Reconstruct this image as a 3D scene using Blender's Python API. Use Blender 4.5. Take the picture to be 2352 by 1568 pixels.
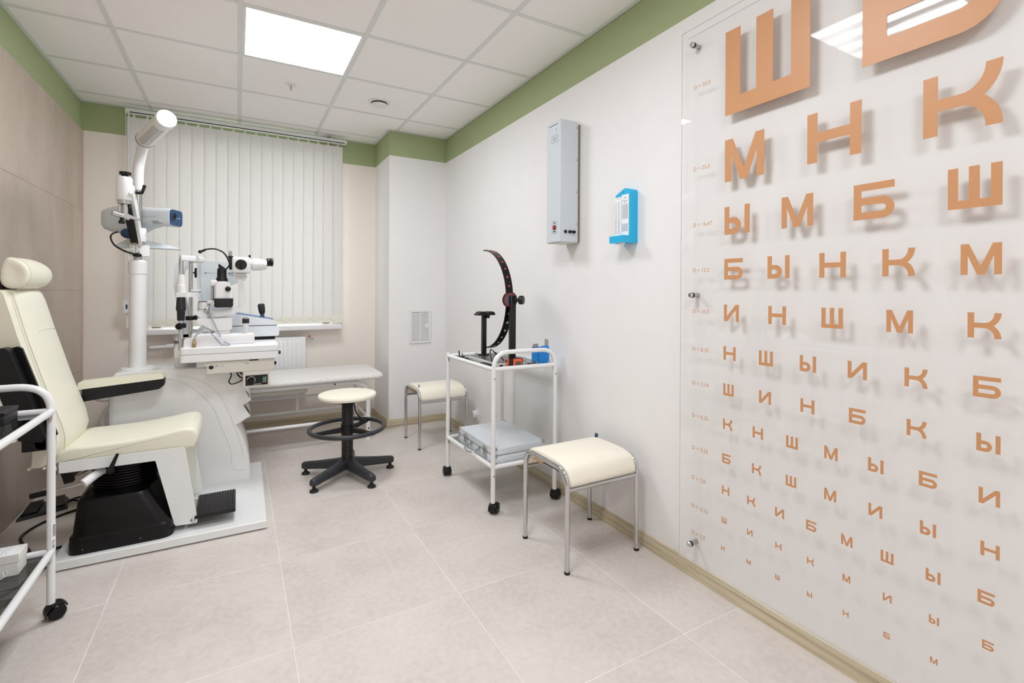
import bpy, bmesh, math, random
from math import sin, cos, pi, radians
from mathutils import Vector, Matrix
random.seed(7)
S = bpy.context.scene
COL = S.collection
for o in list(bpy.data.objects):
    bpy.data.objects.remove(o)

# ------------------------------------------------------------------ camera
cd = bpy.data.cameras.new('camera')
cam = bpy.data.objects.new('camera', cd)
COL.objects.link(cam)
RIGHT = Vector((0.8683968, -0.4958455, 0.0049275))
FWD = Vector((0.4958620, 0.8683963, -0.0029629))
UP = Vector((-0.0028099, 0.0050164, 0.9999835))
m = Matrix.Identity(4)
for i in range(3):
    m[i][0] = RIGHT[i]; m[i][1] = UP[i]; m[i][2] = -FWD[i]
m[2][3] = 1.205
cam.matrix_world = m
cd.sensor_width = 36.0
cd.sensor_fit = 'HORIZONTAL'
cd.lens = 17.1502
cd.shift_x = -0.0037042
cd.shift_y = -0.0485705
cd.clip_start = 0.02
S.camera = cam

# ------------------------------------------------------------------ world, exposure
w = bpy.data.worlds.new('world'); S.world = w; w.use_nodes = True
w.node_tree.nodes['Background'].inputs[0].default_value = (0.84, 0.83, 0.81, 1)
w.node_tree.nodes['Background'].inputs[1].default_value = 4.2
S.view_settings.view_transform = 'Standard'
S.view_settings.look = 'None'
S.view_settings.exposure = 0.0
S.view_settings.gamma = 1.0
S.view_settings.use_curve_mapping = False
LAMP = 20.8            # radiance of the ceiling panels' tubes
cy = S.cycles
cy.max_bounces = 12; cy.diffuse_bounces = 8; cy.glossy_bounces = 4
cy.transmission_bounces = 6; cy.transparent_max_bounces = 12
cy.sample_clamp_indirect = 6.0
cy.use_denoising = True
cy.caustics_reflective = False; cy.caustics_refractive = False

# ------------------------------------------------------------------ materials
def lin(c):
    c = c / 255.0
    return c / 12.92 if c <= 0.04045 else ((c + 0.055) / 1.055) ** 2.4
def L3(rgb): return (lin(rgb[0]), lin(rgb[1]), lin(rgb[2]), 1.0)
MATS = {}
def mat(name, rgb, rough=0.5, metal=0.0, spec=0.5, var=0.02, scale=30.0, bump=0.0, bscale=200.0, emit=None, coat=0.0, stretch=None):
    mt = bpy.data.materials.new(name); mt.use_nodes = True
    nt = mt.node_tree; b = nt.nodes['Principled BSDF']
    b.inputs['Roughness'].default_value = rough
    b.inputs['Metallic'].default_value = metal
    b.inputs['Specular IOR Level'].default_value = spec
    b.inputs['Coat Weight'].default_value = coat
    c = L3(rgb)
    b.inputs['Base Color'].default_value = c
    tc = nt.nodes.new('ShaderNodeTexCoord')
    src = tc.outputs['Object']
    if stretch:
        mp = nt.nodes.new('ShaderNodeMapping'); mp.inputs['Scale'].default_value = stretch
        nt.links.new(src, mp.inputs[0]); src = mp.outputs[0]
    if var > 0:
        n = nt.nodes.new('ShaderNodeTexNoise'); n.inputs['Scale'].default_value = scale; n.inputs['Detail'].default_value = 3
        nt.links.new(src, n.inputs['Vector'])
        r = nt.nodes.new('ShaderNodeValToRGB')
        r.color_ramp.elements[0].position = 0.3; r.color_ramp.elements[1].position = 0.7
        r.color_ramp.elements[0].color = tuple(min(1, x * (1 - var)) for x in c[:3]) + (1,)
        r.color_ramp.elements[1].color = tuple(min(1, x * (1 + var)) for x in c[:3]) + (1,)
        nt.links.new(n.outputs['Fac'], r.inputs[0]); nt.links.new(r.outputs[0], b.inputs['Base Color'])
    if bump > 0:
        n2 = nt.nodes.new('ShaderNodeTexNoise'); n2.inputs['Scale'].default_value = bscale; n2.inputs['Detail'].default_value = 2
        nt.links.new(src, n2.inputs['Vector'])
        bp = nt.nodes.new('ShaderNodeBump'); bp.inputs['Strength'].default_value = bump; bp.inputs['Distance'].default_value = 0.002
        nt.links.new(n2.outputs['Fac'], bp.inputs['Height']); nt.links.new(bp.outputs[0], b.inputs['Normal'])
    if emit:
        b.inputs['Emission Color'].default_value = L3(emit[0]); b.inputs['Emission Strength'].default_value = emit[1]
    MATS[name] = mt
    return mt

def mottled(name, stops, scale, rough, stretch=(1, 1, 1), fine=60.0, finew=0.25, bump=0.08, rand=True, detail=6.0):
    """colour from a large noise blended with a fine one, shifted per object"""
    mt = bpy.data.materials.new(name); mt.use_nodes = True
    nt = mt.node_tree; b = nt.nodes['Principled BSDF']; b.inputs['Roughness'].default_value = rough
    tc = nt.nodes.new('ShaderNodeTexCoord'); mp = nt.nodes.new('ShaderNodeMapping')
    mp.inputs['Scale'].default_value = stretch
    oi = nt.nodes.new('ShaderNodeObjectInfo')
    mu = nt.nodes.new('ShaderNodeMath'); mu.operation = 'MULTIPLY'; mu.inputs[1].default_value = 37.0
    nt.links.new(oi.outputs['Random'], mu.inputs[0])
    ad = nt.nodes.new('ShaderNodeVectorMath'); ad.operation = 'ADD'
    nt.links.new(tc.outputs['Object'], ad.inputs[0])
    if rand: nt.links.new(mu.outputs[0], ad.inputs[1])
    nt.links.new(ad.outputs[0], mp.inputs[0])
    n1 = nt.nodes.new('ShaderNodeTexNoise'); n1.inputs['Scale'].default_value = scale; n1.inputs['Detail'].default_value = detail
    n2 = nt.nodes.new('ShaderNodeTexNoise'); n2.inputs['Scale'].default_value = fine; n2.inputs['Detail'].default_value = 4
    nt.links.new(mp.outputs[0], n1.inputs['Vector']); nt.links.new(mp.outputs[0], n2.inputs['Vector'])
    mx = nt.nodes.new('ShaderNodeMix'); mx.data_type = 'FLOAT'; mx.inputs[0].default_value = finew
    nt.links.new(n1.outputs['Fac'], mx.inputs[2]); nt.links.new(n2.outputs['Fac'], mx.inputs[3])
    r = nt.nodes.new('ShaderNodeValToRGB'); e = r.color_ramp.elements
    while len(e) < len(stops): e.new(0.5)
    for k, (p, c) in enumerate(stops):
        e[k].position = p; e[k].color = L3(c)
    nt.links.new(mx.outputs[0], r.inputs[0]); nt.links.new(r.outputs[0], b.inputs['Base Color'])
    if bump:
        bp = nt.nodes.new('ShaderNodeBump'); bp.inputs['Strength'].default_value = bump; bp.inputs['Distance'].default_value = 0.003
        nt.links.new(n2.outputs['Fac'], bp.inputs['Height']); nt.links.new(bp.outputs[0], b.inputs['Normal'])
    MATS[name] = mt
    return mt

def glassy(name, tint, ior=1.5, rough=0.0):
    mt = bpy.data.materials.new(name); mt.use_nodes = True
    nt = mt.node_tree; nt.nodes.remove(nt.nodes['Principled BSDF']); out = nt.nodes['Material Output']
    tr = nt.nodes.new('ShaderNodeBsdfTransparent'); tr.inputs[0].default_value = tint
    gl = nt.nodes.new('ShaderNodeBsdfGlossy'); gl.inputs['Roughness'].default_value = rough
    fr = nt.nodes.new('ShaderNodeFresnel'); fr.inputs[0].default_value = ior
    mx = nt.nodes.new('ShaderNodeMixShader')
    ge = nt.nodes.new('ShaderNodeNewGeometry'); su = nt.nodes.new('ShaderNodeMath'); su.operation = 'SUBTRACT'; su.inputs[0].default_value = 1.0
    pr = nt.nodes.new('ShaderNodeMath'); pr.operation = 'MULTIPLY'      # reflect at the outer faces only
    nt.links.new(ge.outputs['Backfacing'], su.inputs[1]); nt.links.new(su.outputs[0], pr.inputs[0]); nt.links.new(fr.outputs[0], pr.inputs[1])
    nt.links.new(pr.outputs[0], mx.inputs[0]); nt.links.new(tr.outputs[0], mx.inputs[1]); nt.links.new(gl.outputs[0], mx.inputs[2])
    nt.links.new(mx.outputs[0], out.inputs[0])
    MATS[name] = mt
    return mt

paint = mat('cream_wall_paint', (236, 235, 235), 0.75, var=0.008, scale=6, bump=0.05, bscale=260, spec=0.3)
paint_bounce = mat('wall_paint_warm_bounce', (240, 233, 225), 0.75, var=0.008, scale=6, bump=0.05, bscale=260, spec=0.3)  # same wall paint, with warm light off the tiles put into its colour
green = mat('green_wall_paint', (165, 178, 136), 0.7, var=0.015, scale=8, bump=0.05, bscale=260, spec=0.3)
floor_m = mottled('pale_porcelain_floor', [(0.3, (198, 189, 182)), (0.5, (211, 203, 197)), (0.72, (219, 213, 208))], 3.2, 0.42, (1, 1.0, 1), fine=45, finew=0.42, bump=0.10)
grout_m = mat('pale_grout', (232, 230, 227), 0.8, var=0.05, scale=4)
wtile_m = mottled('taupe_porcelain_wall', [(0.3, (178, 163, 150)), (0.5, (188, 174, 161)), (0.72, (196, 184, 172))], 3.5, 0.5, (1.6, 1.6, 0.8), fine=50, finew=0.4, bump=0.10)
wgrout_m = mat('taupe_grout', (160, 146, 138), 0.8)
ctile_m = mat('ceiling_tile_white', (248, 247, 246), 0.9, var=0.012, scale=220, bump=0.10, bscale=500, spec=0.2)
cbar_m = mat('ceiling_grid_grey', (224, 227, 225), 0.55, var=0.0)
gapm = mat('ceiling_gap', (120, 120, 118), 0.9, var=0)
wood = mottled('greenish_oak_laminate', [(0.30, (132, 116, 90)), (0.45, (188, 175, 146)), (0.58, (210, 201, 176)), (0.72, (228, 223, 204))], 1.0, 0.45, (1, 1, 1), fine=5, finew=0.3, bump=0.03, rand=False)
wp = wood.node_tree.nodes['Mapping']; wp.inputs['Scale'].default_value = (60.0, 1.3, 120.0)
wood_x = mottled('greenish_oak_laminate_x', [(0.30, (132, 116, 90)), (0.45, (188, 175, 146)), (0.58, (210, 201, 176)), (0.72, (228, 223, 204))], 1.0, 0.45, (1.3, 60, 120), fine=5, finew=0.3, bump=0.03, rand=False)
cream = mat('cream_leatherette', (232, 230, 213), 0.42, var=0.012, scale=12, bump=0.12, bscale=380, spec=0.45)
cream2 = mat('cream_vinyl', (240, 235, 220), 0.5, var=0.012, scale=12, bump=0.06, bscale=420)
seam_m = mat('leather_seam', (212, 205, 186), 0.7, var=0)
white = mat('white_enamel', (233, 234, 235), 0.28, var=0.0, coat=0.2)
whitep = mat('white_plastic', (231, 231, 232), 0.35, var=0.0)
offw = mat('ivory_plastic', (214, 211, 202), 0.45, var=0.0)
unit_w = mat('glossy_white_cabinet', (238, 238, 238), 0.16, var=0.0, coat=0.3)
plate_w = mat('pale_grey_plate', (232, 235, 235), 0.4, var=0.01, scale=20)
black = mat('black_plastic', (20, 20, 22), 0.42, var=0.0, spec=0.35)
blackg = mat('glossy_black_plastic', (10, 10, 11), 0.26, var=0.0, spec=0.3)
blackm = mat('black_moulded', (20, 20, 22), 0.45, bump=0.15, bscale=500, var=0)
rubber = mat('black_rubber', (30, 30, 32), 0.7, var=0.05)
graph = mat('graphite_plastic', (46, 48, 54), 0.42, var=0.03, scale=60)
chrome = mat('chrome', (205, 205, 205), 0.12, metal=1.0, var=0)
steel = mat('brushed_steel', (185, 182, 178), 0.28, metal=1.0, var=0.03, scale=80)
brass = mat('brass', (190, 165, 130), 0.25, metal=1.0, var=0)
alu = mat('pale_aluminium', (222, 229, 235), 0.38, metal=0.35, var=0.012, scale=30)
bluegrey = mat('pale_blue_grey_plastic', (206, 213, 217), 0.4, var=0.0)
bluegrey2 = mat('pale_blue_grey_metal', (203, 211, 217), 0.45, var=0.008)
navy = mat('navy_blue_plastic', (30, 66, 102), 0.35, var=0.0)
cyan = mat('sky_blue_plastic', (28, 178, 226), 0.35, var=0.0)
bluebox_m = mat('blue_printed_card', (22, 142, 226), 0.5, var=0.06, scale=60)
card_m = mat('grey_card', (178, 168, 156), 0.8, var=0.03)
whitecard = mat('white_card', (232, 231, 228), 0.6, var=0.02)
paper = mat('white_paper', (238, 240, 242), 0.7, var=0.0)
ink = mat('grey_ink', (158, 164, 172), 0.8, var=0)
inkd = mat('dark_ink', (40, 48, 62), 0.8, var=0)
orange = mat('orange_vinyl_letter', (200, 146, 102), 0.40, var=0.0)
orange_p = mat('orange_plastic', (242, 98, 48), 0.4, var=0)
red = mat('red_plastic', (205, 50, 58), 0.35, var=0)
greenled = mat('green_switch', (20, 150, 92), 0.3, var=0, emit=((20, 160, 90), 0.25))
blind_m = mat('cream_blind_fabric', (238, 238, 238), 0.85, var=0.012, scale=8, bump=0.08, bscale=900, spec=0.2, stretch=(1, 1, 0.05))
blind_h = mat('cream_blind_hem', (234, 233, 222), 0.85, var=0.01)
couch_m = mottled('pale_woven_vinyl', [(0.35, (219, 216, 212)), (0.5, (229, 227, 224)), (0.65, (236, 235, 232))], 60, 0.5, (1, 1, 1), fine=220, finew=0.4, bump=0.08, rand=False)
tan = mat('tan_underside', (222, 186, 146), 0.6, var=0.02)
chart_glass = glassy('clear_chart_acrylic', (0.998, 0.999, 0.998, 1))
shelf_glass = glassy('shelf_glass', (0.80, 0.84, 0.83, 1))
dark_glass = glassy('smoked_shelf_glass', (0.30, 0.32, 0.32, 1), ior=1.9)
bag_m = glassy('clear_plastic_bag', (0.93, 0.94, 0.96, 1), ior=1.6, rough=0.15)
sheet = mat('dark_grey_sheet', (84, 82, 82), 0.3, var=0.02)
ltgrey = mat('light_grey_case', (206, 209, 207), 0.4, var=0)
pane_m = glassy('window_pane', (0.95, 0.97, 0.97, 1))

# lamp diffuser: four fluorescent tubes glowing through a pale panel
def lamp_material():
    mt = bpy.data.materials.new('lamp_panel_glow'); mt.use_nodes = True
    nt = mt.node_tree; nt.nodes.remove(nt.nodes['Principled BSDF']); out = nt.nodes['Material Output']
    em = nt.nodes.new('ShaderNodeEmission')
    tc = nt.nodes.new('ShaderNodeTexCoord'); sp = nt.nodes.new('ShaderNodeSeparateXYZ')
    nt.links.new(tc.outputs['Object'], sp.inputs[0])
    a = nt.nodes.new('ShaderNodeMath'); a.operation = 'MULTIPLY'; a.inputs[1].default_value = 2 * pi / 0.143
    nt.links.new(sp.outputs['X'], a.inputs[0])
    c = nt.nodes.new('ShaderNodeMath'); c.operation = 'COSINE'; nt.links.new(a.outputs[0], c.inputs[0])
    mr = nt.nodes.new('ShaderNodeMapRange'); mr.interpolation_type = 'SMOOTHSTEP'
    mr.inputs['From Min'].default_value = -0.9; mr.inputs['From Max'].default_value = 0.5
    mr.inputs['To Min'].default_value = LAMP * 2.15; mr.inputs['To Max'].default_value = LAMP * 0.36
    nt.links.new(c.outputs[0], mr.inputs['Value'])
    em.inputs[0].default_value = (0.965, 0.99, 1.03, 1)
    nt.links.new(mr.outputs[0], em.inputs[1]); nt.links.new(em.outputs[0], out.inputs[0])
    return mt
lamp_m = lamp_material()

# ------------------------------------------------------------------ geometry builder
class G:
    def __init__(s): s.v = []; s.f = []
    def add(s, vs, fs):
        o = len(s.v); s.v += [Vector(p) for p in vs]; s.f += [tuple(i + o for i in f) for f in fs]; return s
    def box(s, x0, x1, y0, y1, z0, z1, b=0.0, seg=2, M=None):
        if x0 > x1: x0, x1 = x1, x0
        if y0 > y1: y0, y1 = y1, y0
        if z0 > z1: z0, z1 = z1, z0
        if b <= 0:
            vs = [(x, y, z) for x in (x0, x1) for y in (y0, y1) for z in (z0, z1)]
            fs = [(0, 1, 3, 2), (4, 6, 7, 5), (0, 4, 5, 1), (2, 3, 7, 6), (0, 2, 6, 4), (1, 5, 7, 3)]
        else:
            bm = bmesh.new(); bmesh.ops.create_cube(bm, size=1.0)
            for q in bm.verts:
                q.co = Vector(((x0 + x1) / 2 + q.co.x * (x1 - x0), (y0 + y1) / 2 + q.co.y * (y1 - y0), (z0 + z1) / 2 + q.co.z * (z1 - z0)))
            b = min(b, 0.49 * min(x1 - x0, y1 - y0, z1 - z0))
            bmesh.ops.bevel(bm, geom=list(bm.edges), offset=b, segments=seg, profile=0.5, affect='EDGES')
            bm.verts.index_update()
            vs = [tuple(q.co) for q in bm.verts]; fs = [tuple(q.index for q in f.verts) for f in bm.faces]; bm.free()
        if M is not None: vs = [tuple(M @ Vector(q)) for q in vs]
        return s.add(vs, fs)
    def cyl(s, p0, p1, r0, r1=None, n=20, caps=True):
        p0 = Vector(p0); p1 = Vector(p1); r1 = r0 if r1 is None else r1
        d = (p1 - p0).normalized(); a = d.orthogonal().normalized(); b = d.cross(a)
        vs = []
        for p, r in ((p0, r0), (p1, r1)):
            vs += [p + (a * cos(2 * pi * k / n) + b * sin(2 * pi * k / n)) * r for k in range(n)]
        fs = [(k, (k + 1) % n, n + (k + 1) % n, n + k) for k in range(n)]
        if caps: fs += [tuple(reversed(range(n))), tuple(range(n, 2 * n))]
        return s.add(vs, fs)
    def lathe(s, c, axis, prof, n=24):
        c = Vector(c); d = Vector(axis).normalized(); a = d.orthogonal().normalized(); b = d.cross(a)
        vs = []; fs = []
        for r, h in prof:
            vs += [c + d * h + (a * cos(2 * pi * k / n) + b * sin(2 * pi * k / n)) * max(r, 1e-5) for k in range(n)]
        for i in range(len(prof) - 1):
            for k in range(n):
                fs.append((i * n + k, i * n + (k + 1) % n, (i + 1) * n + (k + 1) % n, (i + 1) * n + k))
        fs += [tuple(reversed(range(n))), tuple(range((len(prof) - 1) * n, len(prof) * n))]
        return s.add(vs, fs)
    def tube(s, pts, r, n=10, closed=False, caps=True):
        P = [Vector(p) for p in pts]; m_ = len(P)
        rad = r if isinstance(r, (list, tuple)) else [r] * m_
        T = []
        for i in range(m_):
            if closed: t = P[(i + 1) % m_] - P[i - 1]
            else: t = P[min(i + 1, m_ - 1)] - P[max(i - 1, 0)]
            T.append(t.normalized())
        a = T[0].orthogonal().normalized(); vs = []
        for i in range(m_):
            a = (a - T[i] * a.dot(T[i])).normalized(); b = T[i].cross(a)
            vs += [P[i] + (a * cos(2 * pi * k / n) + b * sin(2 * pi * k / n)) * rad[i] for k in range(n)]
        fs = []
        for i in range(m_ if closed else m_ - 1):
            j = (i + 1) % m_
            for k in range(n):
                fs.append((i * n + k, i * n + (k + 1) % n, j * n + (k + 1) % n, j * n + k))
        if caps and not closed: fs += [tuple(reversed(range(n))), tuple(range((m_ - 1) * n, m_ * n))]
        return s.add(vs, fs)
    def prism(s, poly, plane, w0, w1):
        """poly in 2-D; plane 'xz' (extruded along y), 'xy' (along z), 'yz' (along x)"""
        mp = {'xz': lambda u, v, w_: (u, w_, v), 'xy': lambda u, v, w_: (u, v, w_), 'yz': lambda u, v, w_: (w_, u, v)}[plane]
        n = len(poly)
        vs = [mp(u, v, w0) for u, v in poly] + [mp(u, v, w1) for u, v in poly]
        fs = [tuple(range(n)), tuple(range(n, 2 * n))] + [(k, (k + 1) % n, n + (k + 1) % n, n + k) for k in range(n)]
        return s.add(vs, fs)
    def loft(s, rings, cap=True):
        n = len(rings[0]); vs = [p for r in rings for p in r]; fs = []
        for i in range(len(rings) - 1):
            for k in range(n):
                fs.append((i * n + k, i * n + (k + 1) % n, (i + 1) * n + (k + 1) % n, (i + 1) * n + k))
        if cap: fs += [tuple(reversed(range(n))), tuple(range((len(rings) - 1) * n, len(rings) * n))]
        return s.add(vs, fs)
    def ball(s, c, rx, ry=None, rz=None, n=16, mrings=10):
        ry = rx if ry is None else ry; rz = rx if rz is None else rz
        rings = []
        for i in range(mrings + 1):
            t = pi * i / mrings; q = max(sin(t), 1e-3)
            rings.append([(c[0] + rx * q * cos(2 * pi * k / n), c[1] + ry * q * sin(2 * pi * k / n), c[2] - rz * cos(t)) for k in range(n)])
        return s.loft(rings)

def rpoly(pts, r, n=5):
    """round the corners of a 2-D polygon; r number or list"""
    out = []; m_ = len(pts)
    for i in range(m_):
        p = Vector(pts[i]); a = Vector(pts[i - 1]); b = Vector(pts[(i + 1) % m_])
        rr = r[i] if isinstance(r, (list, tuple)) else r
        da = (a - p); db = (b - p)
        t = min(rr, da.length * 0.49, db.length * 0.49)
        if t < 1e-6: out.append(tuple(p)); continue
        A = p + da.normalized() * t; B = p + db.normalized() * t
        for k in range(n + 1):
            q = k / n; out.append(tuple((1 - q) ** 2 * A + 2 * q * (1 - q) * p + q * q * B))
    return out
def fpath(pts, r, n=6):
    """3-D path with rounded corners"""
    P = [Vector(p) for p in pts]; out = [P[0]]
    for i in range(1, len(P) - 1):
        p = P[i]; da = P[i - 1] - p; db = P[i + 1] - p
        t = min(r, da.length * 0.49, db.length * 0.49)
        A = p + da.normalized() * t; B = p + db.normalized() * t
        for k in range(n + 1):
            q = k / n; out.append((1 - q) ** 2 * A + 2 * q * (1 - q) * p + q * q * B)
    out.append(P[-1]); return out
def smooth(pts, n=8, closed=False):
    """Catmull-Rom through points"""
    P = [Vector(p) for p in pts]; out = []; m_ = len(P)
    for i in range(m_ if closed else m_ - 1):
        if closed: p0, p1, p2, p3 = P[i - 1], P[i], P[(i + 1) % m_], P[(i + 2) % m_]
        else: p0, p1, p2, p3 = P[max(i - 1, 0)], P[i], P[i + 1], P[min(i + 2, m_ - 1)]
        for k in range(n):
            t = k / n
            out.append(0.5 * ((2 * p1) + (p2 - p0) * t + (2 * p0 - 5 * p1 + 4 * p2 - p3) * t * t + (3 * p1 - p0 - 3 * p2 + p3) * t ** 3))
    if not closed: out.append(P[-1])
    return out
def rect(x0, x1, y0, y1): return [(x0, y0), (x1, y0), (x1, y1), (x0, y1)]

OFF = {}
def mesh_of(name, g, mt, off=Vector((0, 0, 0)), angle=38):
    me = bpy.data.meshes.new(name)
    bm = bmesh.new()
    vs = [bm.verts.new(p - off) for p in g.v]
    for f in g.f:
        try: bm.faces.new([vs[i] for i in f])
        except ValueError: pass
    bmesh.ops.recalc_face_normals(bm, faces=bm.faces)
    bm.to_mesh(me); bm.free()
    me.materials.append(mt)
    me.shade_smooth(); me.set_sharp_from_angle(angle=radians(angle))
    return me
def thing(name, label, cat, loc, group=None):
    o = bpy.data.objects.new(name, None); COL.objects.link(o)
    o.empty_display_size = 0.05
    o.location = loc; OFF[o] = Vector(loc)
    o['label'] = label; o['category'] = cat
    if group: o['group'] = group
    return o
def part(parent, name, g, mt, label=None, angle=38):
    me = mesh_of(name, g, mt, OFF[parent], angle)
    o = bpy.data.objects.new(name, me); COL.objects.link(o); o.parent = parent; OFF[o] = OFF[parent]
    if label: o['label'] = label
    return o
def solo(name, g, mt, label, cat, group=None, loc=None):
    loc = Vector(loc) if loc else sum(g.v, Vector()) / len(g.v)
    o = bpy.data.objects.new(name, mesh_of(name, g, mt, loc)); COL.objects.link(o); o.location = loc; OFF[o] = loc
    o['label'] = label; o['category'] = cat
    if group: o['group'] = group
    return o
def struct(name, g, mt):
    o = bpy.data.objects.new(name, mesh_of(name, g, mt)); COL.objects.link(o); o['kind'] = 'structure'; OFF[o] = Vector((0, 0, 0))
    return o
def text(parent, name, body, size, pos, right, up, mt, align='LEFT', label=None):
    cu = bpy.data.curves.new(name, 'FONT'); cu.body = body; cu.size = size; cu.align_x = align; cu.extrude = 0.0002; cu.resolution_u = 3
    t = bpy.data.objects.new(name + '_text', cu)
    me = bpy.data.meshes.new_from_object(t)
    bpy.data.objects.remove(t); bpy.data.curves.remove(cu)
    r = Vector(right).normalized(); u = Vector(up).normalized(); n = r.cross(u)
    for q in me.vertices:
        c = q.co.copy(); q.co = Vector(pos) + r * c.x + u * c.y + n * c.z - OFF[parent]
    me.materials.clear(); me.materials.append(mt)
    o = bpy.data.objects.new(name, me); COL.objects.link(o); o.parent = parent; OFF[o] = OFF[parent]
    if label: o['label'] = label
    return o
def inst(parent, name, me, loc, rot=(0, 0, 0), scale=(1, 1, 1)):
    o = bpy.data.objects.new(name, me); COL.objects.link(o); o.parent = parent
    o.location = Vector(loc) - OFF[parent]; o.rotation_euler = rot; o.scale = scale
    OFF[o] = Vector(loc)
    return o

# ================================================================== THE ROOM
XL, XLT, XR = -1.015, -1.0, 1.680
YB, YC, YF = 4.765, 4.262, -1.30      # window wall, pilaster face, wall behind the camera
XC = 1.155                             # left face of the pilaster
ZC, ZG = 2.600, 2.383                  # ceiling, bottom of the green band

fl = struct('floor', G().box(-1.05, 1.75, YF - 0.05, 4.8, -0.05, -0.0006), grout_m)
fx = [XLT + 0.001, -0.431, 0.169, 0.769, 1.369, XR]
fy = [YF, -1.21, -0.61, -0.01, 0.59, 1.19, 1.79, 2.39, 2.99, 3.59, 4.19, YB]
gj = 0.0010
tcache = {}
for i in range(len(fx) - 1):
    for j in range(len(fy) - 1):
        a, b, c, d = fx[i] + gj, fx[i + 1] - gj, fy[j] + gj, fy[j + 1] - gj
        key = (round(b - a, 4), round(d - c, 4))
        if key not in tcache:
            hw, hd = (b - a) / 2, (d - c) / 2
            tcache[key] = mesh_of('floor_tile', G().box(-hw, hw, -hd, hd, -0.009, 0, b=0.0008, seg=1), floor_m)
        inst(fl, 'floor_tile', tcache[key], ((a + b) / 2, (c + d) / 2, 0))

def wall(name, quads, mt=paint):
    g = G()
    for q in quads: g.box(*q)
    return struct(name, g, mt)
WX0, WX1, WZ0, WZ1 = -0.60, 0.76, 0.885, 2.46     # window opening
wr = wall('wall_right', [(XR, XR + 0.1, YF, 4.9, 0, 2.7)])
wl = wall('wall_left', [(XL - 0.1, XL, YF, 4.9, 0, 2.7)])
wb = wall('wall_back', [(XL, WX0, YB, YB + 0.25, 0, 2.7), (WX1, XR, YB, YB + 0.25, 0, 2.7), (WX0, WX1, YB, YB + 0.25, 0, WZ0), (WX0, WX1, YB, YB + 0.25, WZ1, 2.7)], paint_bounce)
wc = wall('wall_pilaster', [(XC, XR, YC, YB, 0, 2.7)])
wf = wall('wall_front', [(XL - 0.1, XR + 0.1, YF - 0.1, YF, 0, 2.7)])
GT = 0.0012
part(wr, 'green_band', G().box(XR - GT, XR, YF, YC, ZG, ZC), green)
part(wl, 'green_band', G().box(XL, XL + GT, YF, YB, ZG, ZC), green)
part(wb, 'green_band', G().box(XL, XC, YB - GT, YB, ZG, ZC), green)
part(wc, 'green_band', G().box(XC - GT, XR, YC - GT, YC, ZG, ZC), green)
part(wc, 'green_band', G().box(XC - GT, XC, YC, YB, ZG, ZC), green)
part(wf, 'green_band', G().box(XL, XR, YF, YF + GT, ZG, ZC), green)
# taupe tiles on the left wall
part(wl, 'tile_backing', G().box(XL, XLT - 0.0012, YF, YB - 0.02, 0, ZG - 0.001), wgrout_m)
ty = [YF, -0.685 - 0.6, -0.685, -0.085, 0.515, 1.115, 1.715, 2.315, 2.915, 3.515, 4.115, 4.715, YB - 0.02]
tz = [0, 0.595, 1.19, 1.785, ZG]
for i in range(len(ty) - 1):
    for j in range(4):
        a, b, c, d = ty[i] + 0.001, ty[i + 1] - 0.001, tz[j] + 0.001, tz[j + 1] - 0.001
        if b - a < 0.02: continue
        key = ('w', round(b - a, 4), round(d - c, 4))
        if key not in tcache:
            hw, hd = (b - a) / 2, (d - c) / 2
            tcache[key] = mesh_of('wall_tile', G().box(-0.008, 0, -hw, hw, -hd, hd, b=0.0006, seg=1), wtile_m)
        inst(wl, 'wall_tile', tcache[key], (XLT, (a + b) / 2, (c + d) / 2))
part(wl, 'corner_profile', G().box(XL, XLT + 0.001, YB - 0.02, YB - 0.006, 0, ZG), mat('tile_edge_profile', (196, 172, 152), 0.4, var=0))

# ceiling: grid bars and lay-in tiles
ce = struct('ceiling', G().box(XL - 0.05, XR + 0.05, YF - 0.05, 4.9, ZC + 0.02, ZC + 0.06), gapm)
gx = [XL, -0.5864, 0.0136, 0.6136, 1.2136, XR]
gy = [YF, -0.856, -0.256, 0.344, 0.944, 1.544, 2.144, 2.744, 3.344, 3.944, 4.544, YB]
LAMPS = [(0.3136, 3.044), (0.3136, 1.244), (0.3136, -0.556)]
HB = 0.012
for i in range(len(gx) - 1):
    for j in range(len(gy) - 1):
        cx_, cy_ = (gx[i] + gx[i + 1]) / 2, (gy[j] + gy[j + 1]) / 2
        if any(abs(cx_ - a) < 0.05 and abs(cy_ - b) < 0.05 for a, b in LAMPS): continue
        a, b, c, d = gx[i] + 0.004, gx[i + 1] - 0.004, gy[j] + 0.004, gy[j + 1] - 0.004
        if i == 0: a = XL + 0.004
        key = ('c', round(b - a, 4), round(d - c, 4))
        if key not in tcache:
            hw, hd = (b - a) / 2, (d - c) / 2
            tcache[key] = mesh_of('ceiling_tile', G().box(-hw, hw, -hd, hd, 0, 0.012), ctile_m)
        inst(ce, 'ceiling_tile', tcache[key], ((a + b) / 2, (c + d) / 2, ZC + 0.0025))
for x in gx[1:-1]:
    y1 = YB if x < XC else YC
    part(ce, 'grid_bar', G().box(x - HB, x + HB, YF, y1, ZC - 0.001, ZC + 0.0025).box(x - 0.002, x + 0.002, YF, y1, ZC, ZC + 0.02), cbar_m)
for y in gy[1:-1]:
    for k in range(5):
        a = gx[k] + (HB if k else 0); b = gx[k + 1] - (HB if k < 4 else 0)
        if y > YC and k == 4: continue
        if y > YC and k == 3: b = XC
        part(ce, 'grid_bar', G().box(a, b, y - HB, y + HB, ZC - 0.0006, ZC + 0.002), cbar_m)
EW = 0.020
part(ce, 'edge_trim', G().box(XR - EW, XR, YF, YC, ZC - 0.003, ZC).box(XR - 0.0025, XR, YF, YC, ZC - 0.003, ZC + 0.02), cbar_m)
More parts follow.
